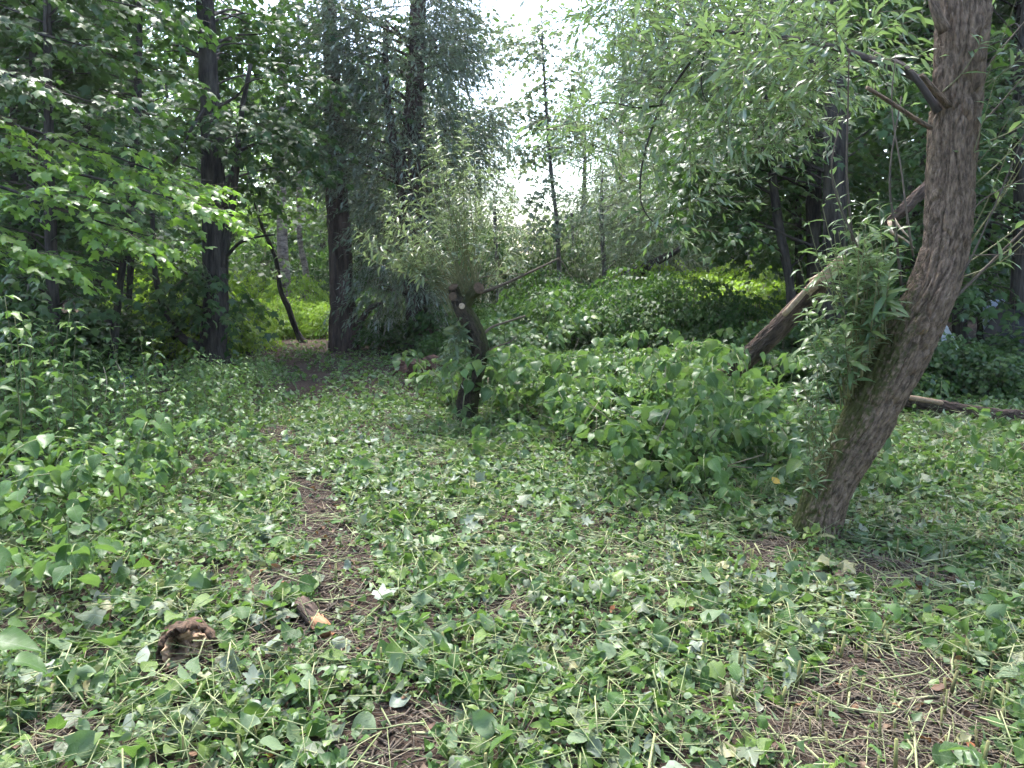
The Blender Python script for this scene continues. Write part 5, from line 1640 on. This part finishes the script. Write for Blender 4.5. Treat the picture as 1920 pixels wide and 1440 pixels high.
# ------------------------------------------------------------------ stems, straw, stubble
def stick_cloud(n, L0, L1, r0, r1, zhi, w, mat, name, label, y1=8.5, single=0, slabel=None, sgroup=None, sname='cut_stem', tilt=0.08):
    x, y = scatter(n, -4.5, 5.5, 1.7, y1, lambda x, y: w(x, y) * np.clip(3.0 / y, 0, 1) * (np.abs(x) < 0.75 * y + 0.3))
    L = rng.uniform(L0, L1, n)
    az = rng.uniform(0, 6.28, n)
    dz = rng.normal(0, tilt, n)
    r = rng.uniform(r0, r1, n)
    D = norm(np.column_stack([np.cos(az), np.sin(az), dz])) * L[:, None]
    ca = np.column_stack([x, y, gnd(x, y) + r + zhi * rng.random(n) + np.abs(D[:, 2]) * 0.5])
    A, B = ca - D / 2, ca + D / 2
    A[:, 2] = np.maximum(A[:, 2], gnd(A[:, 0], A[:, 1]) + 0.004); B[:, 2] = np.maximum(B[:, 2], gnd(B[:, 0], B[:, 1]) + 0.004)
    keep = np.ones(n, bool)
    if single:
        sx, sy, sd2 = pix(ca)
        s = L * r ** 0.5 / sd2 * (sx > 0) * (sx < 1920) * (sy < 1430)
        for i in np.argsort(-s)[:single]:
            keep[i] = False
            kp = np.array([A[i] * (1 - f) + B[i] * f for f in (0, 0.3, 0.62, 1)])
            kp[1:] += rng.normal(0, 0.05, (3, 3)) * [1, 1, 0.4] * L[i]
            kp[:, 2] = np.maximum(kp[:, 2] - 0.02, gnd(kp[:, 0], kp[:, 1]) + r[i])
            p = spline(kp, 14)
            rr = np.linspace(r[i], r[i] * 0.7, 14) * (1 + 0.22 * (np.arange(14) % 4 == 2))
            V, Q, T = tube(p, rr, 7)
            thing(sname, slabel, 'stem', A[i], sgroup, mesh(sname, V - A[i], [Q, T], mat, {'v': np.full(len(V), rng.random())}))
    V, Q, T, v = sticks(A[keep], B[keep], r[keep], 4)
    o = obj(name, mesh(name, V, [Q, T], mat, {'v': v}), kind='stuff')
    o['label'] = label; o['category'] = 'litter'


stick_cloud(1500, 0.08, 0.42, 0.0016, 0.0052, 0.05, lambda x, y: 0.35 + 0.65 * sm(x, -0.5, 1.0), MT['stem'], 'stem_litter', 'pale green cut stems lying between the leaves', 9.0, 110,
            'long pale green cut knotweed stem lying loose on the carpet', 'cut stems on the carpet')
stick_cloud(5200, 0.04, 0.17, 0.0012, 0.0034, 0.10, lambda x, y: 0.2 + 0.8 * carpet_w(x, y), MT['stem'], 'stem_pieces', 'short chopped pale green stem pieces among the leaves', 8.0, tilt=0.3)
stick_cloud(6500, 0.03, 0.20, 0.0007, 0.0018, 0.045, lambda x, y: 0.22 + 0.78 * bare(x, y) * sm(pathd(x, y), 0.15, 0.5), MT['straw'], 'straw_litter', 'thin dry straw and stalk bits over the soil', 7.0)
stick_cloud(2200, 0.02, 0.09, 0.002, 0.006, 0.01, lambda x, y: bare(x, y), MT['twig'], 'bark_litter', 'brown bark and twig bits on bare soil', 7.0)

stick_cloud(4200, 0.08, 0.35, 0.0007, 0.0016, 0.09, lambda x, y: 0.35 + 0.65 * carpet_w(x, y), MT['strand'], 'grass_strands', 'thin green grass strands lying over the leaves', 8.0, tilt=0.25)

n = 420
x, y = scatter(n, -0.9, 5.5, 5.2, 10.5, lambda x, y: np.clip(mound(x, y) / 0.4, 0, 1))
A = np.column_stack([x, y, gnd(x, y) + mound(x, y) * 0.3])
B = A + norm(rng.normal(0, 1, (n, 3)) * [1, 1, 0.25] + np.array([0, 0, 0.55])) * rng.uniform(0.2, 0.6, (n, 1))
V, Q, T, v = sticks(A, B, rng.uniform(0.0012, 0.004, n), 4)
o = obj('dry_stalks', mesh('dry_stalks', V, [Q, T], MT['straw'], {'v': v}), kind='stuff')
o['label'] = 'dry stalks sticking out of the knotweed heap'; o['category'] = 'litter'

# stubble of cut stems
n = 520
x, y = scatter(n, -3, 4.5, 2.0, 6.5, lambda x, y: (0.15 + 0.85 * sm(x, 0.3, 1.2)) * np.clip(3.0 / y, 0, 1) * (np.abs(x) < 0.72 * y))
# stems of one plant stand in small clusters
x = x + rng.normal(0, 0.03, n); y = y + rng.normal(0, 0.03, n)
A = np.column_stack([x, y, gnd(x, y) - 0.02])
B = A + np.column_stack([rng.normal(0, 0.012, n), rng.normal(0, 0.012, n), rng.uniform(0.07, 0.15, n)])
V, Q, T, v = sticks(A, B, rng.uniform(0.003, 0.0075, n), 6)
o = obj('stem_stubble', mesh('stem_stubble', V, [Q, T], MT['stub'], {'v': v}), kind='stuff')
o['label'] = 'short upright stubs of cut stems in the soil'; o['category'] = 'stubble'

# pale dry stalks in the nettles
for pts, lab in [(w((188, 790, 7.4), (196, 755, 7.4), (200, 715, 7.4), (194, 688, 7.4)), 'shorter pale dry stalk curving up among nettles'),
                 (w((226, 792, 7.5), (232, 760, 7.5), (233, 720, 7.5), (228, 698, 7.5), (217, 677, 7.5)), 'taller pale dry stalk bent over at the tip among nettles')]:
    pts = np.array(pts)
    b = pts[0].copy(); b[2] = float(gnd(b[0], b[1]))
    V, Q, T = tube(spline(np.vstack([b, pts]), 20), np.linspace(0.006, 0.0045, 20), 6)
    thing('dry_stalk', lab, 'stalk', b, None, mesh('dry_stalk', V - b, [Q, T], MT['fresh'], {'v': np.full(len(V), 0.9)}))

# ------------------------------------------------------------------ labels that tell alike things apart
ORD = ['first', 'second', 'third', 'fourth', 'fifth', 'sixth', 'seventh', 'eighth', 'ninth', 'tenth', 'eleventh', 'twelfth', 'thirteenth', 'fourteenth', 'fifteenth', 'sixteenth', 'seventeenth', 'eighteenth', 'nineteenth', 'twentieth']
TENS = ['twentieth', 'thirtieth', 'fortieth', 'fiftieth', 'sixtieth', 'seventieth', 'eightieth']
TEN = ['twenty', 'thirty', 'forty', 'fifty', 'sixty', 'seventy', 'eighty']


def ordinal(i):
    if i < 20:
        return ORD[i]
    t_, u_ = divmod(i + 1, 10)
    return TENS[t_ - 2] if u_ == 0 else TEN[t_ - 2] + '-' + ORD[u_ - 1]


groups = {}
for o in SC.objects:
    if o.parent is None and o.get('group'):
        groups.setdefault(o['group'], []).append(o)
COUNTED = {'dark maples deep in the wood': 'dark maple deep in the wood', 'light green trees deep in the wood': 'lighter green tree deep in the wood', 'pale far willows': 'pale far willow beyond the hedge',
           'added light-blocking trees round the near side of the clearing': 'added light-blocking tree round the near side of the clearing', 'green hedge shrubs': 'mid green shrub of the hedge', 'bright shrubs': 'bright yellow-green shrub beyond the clearing',
           'dark maple bushes': 'dark low maple bush on the shaded wood floor', 'standing knotweed clumps': 'standing knotweed clump behind the pollard', 'far bushes under the distant trees': 'far bush under the distant trees'}
for g, lab in COUNTED.items():
    L_ = sorted(groups.get(g, []), key=lambda o: o.location.x / max(abs(o.location.y), 0.5))
    for i, o in enumerate(L_):
        o['label'] = ordinal(i) + ' ' + lab + ', counted from the nettle side'
MARKS = {'the hollow rotten log': G(352, 1238), 'the orange-ended log piece': G(582, 1165), 'the foot of the leaning willow': tuple(WB[:2]), 'the pollarded willow': tuple(PB[:2]), 'the bare twiggy soil patch': G(1660, 1290),
         'the bare soil by the lower path end': G(760, 1370), 'the dark gap under the knotweed heap': G(1260, 930), 'the path bend by the nettles': G(520, 830), 'the broken propped log': (2.35, 8.2), 'the fallen reddish log': (4.4, 7.8), 'the pale dry stalks': (-3.8, 7.4), 'the tall dark maple': (-4.6, 10.6)}
for g, lab in {'large cut leaves on the carpet': 'large loose cut knotweed leaf nearest', 'wilting knotweed in the heap': 'limp wilting knotweed plant nearest', 'wilting knotweed by the rotten log': 'limp edge-of-clearing knotweed plant nearest',
               'nettles beside the dark wood': 'upright leafy nettle nearest', 'cut stems on the carpet': 'loose pale green cut stem nearest'}.items():
    by = {}
    for o in groups.get(g, []):
        q = min((math.hypot(o.location.x - m_[0], o.location.y - m_[1]), k_) for k_, m_ in MARKS.items())
        by.setdefault(q[1], []).append((q[0], o))
    for k, L_ in by.items():
        L_.sort(key=lambda q: q[0])
        near = lab.replace(' nearest', '')
        for i, (dist, o) in enumerate(L_):
            if i < 8:                          # the closest few can be counted outwards
                o['label'] = ('' if i == 0 else ordinal(i) + ' ') + 'nearest ' + near + ' to ' + k
            else:
                o['label'] = near + ' further out from ' + k
            o['group'] = g + ' near ' + k

# ------------------------------------------------------------------ hazy air between the trees
hm, hn, hl = new_mat('haze')
hv = hn.new('ShaderNodeVolumePrincipled')
hv.inputs['Color'].default_value = (0.90, 0.95, 1.0, 1)
hv.inputs['Density'].default_value = 0.0006
hv.inputs['Anisotropy'].default_value = 0.35
ho = hn.new('ShaderNodeOutputMaterial')
hl.new(hv.outputs[0], ho.inputs['Volume'])
hx, hy0, hy1, hz0, hz1 = 62.0, -16.0, 82.0, -1.5, 24.0
hV = np.array([(x_, y_, z_) for x_ in (-hx, hx) for y_ in (hy0, hy1) for z_ in (hz0, hz1)], float)
hF = np.array([(0, 1, 3, 2), (4, 6, 7, 5), (0, 4, 5, 1), (2, 3, 7, 6), (0, 2, 6, 4), (1, 5, 7, 3)])
o = obj('haze', mesh('haze', hV, hF, hm, smooth=False), kind='stuff')
o['label'] = 'pale hazy air hanging between the trees'
o['category'] = 'haze'
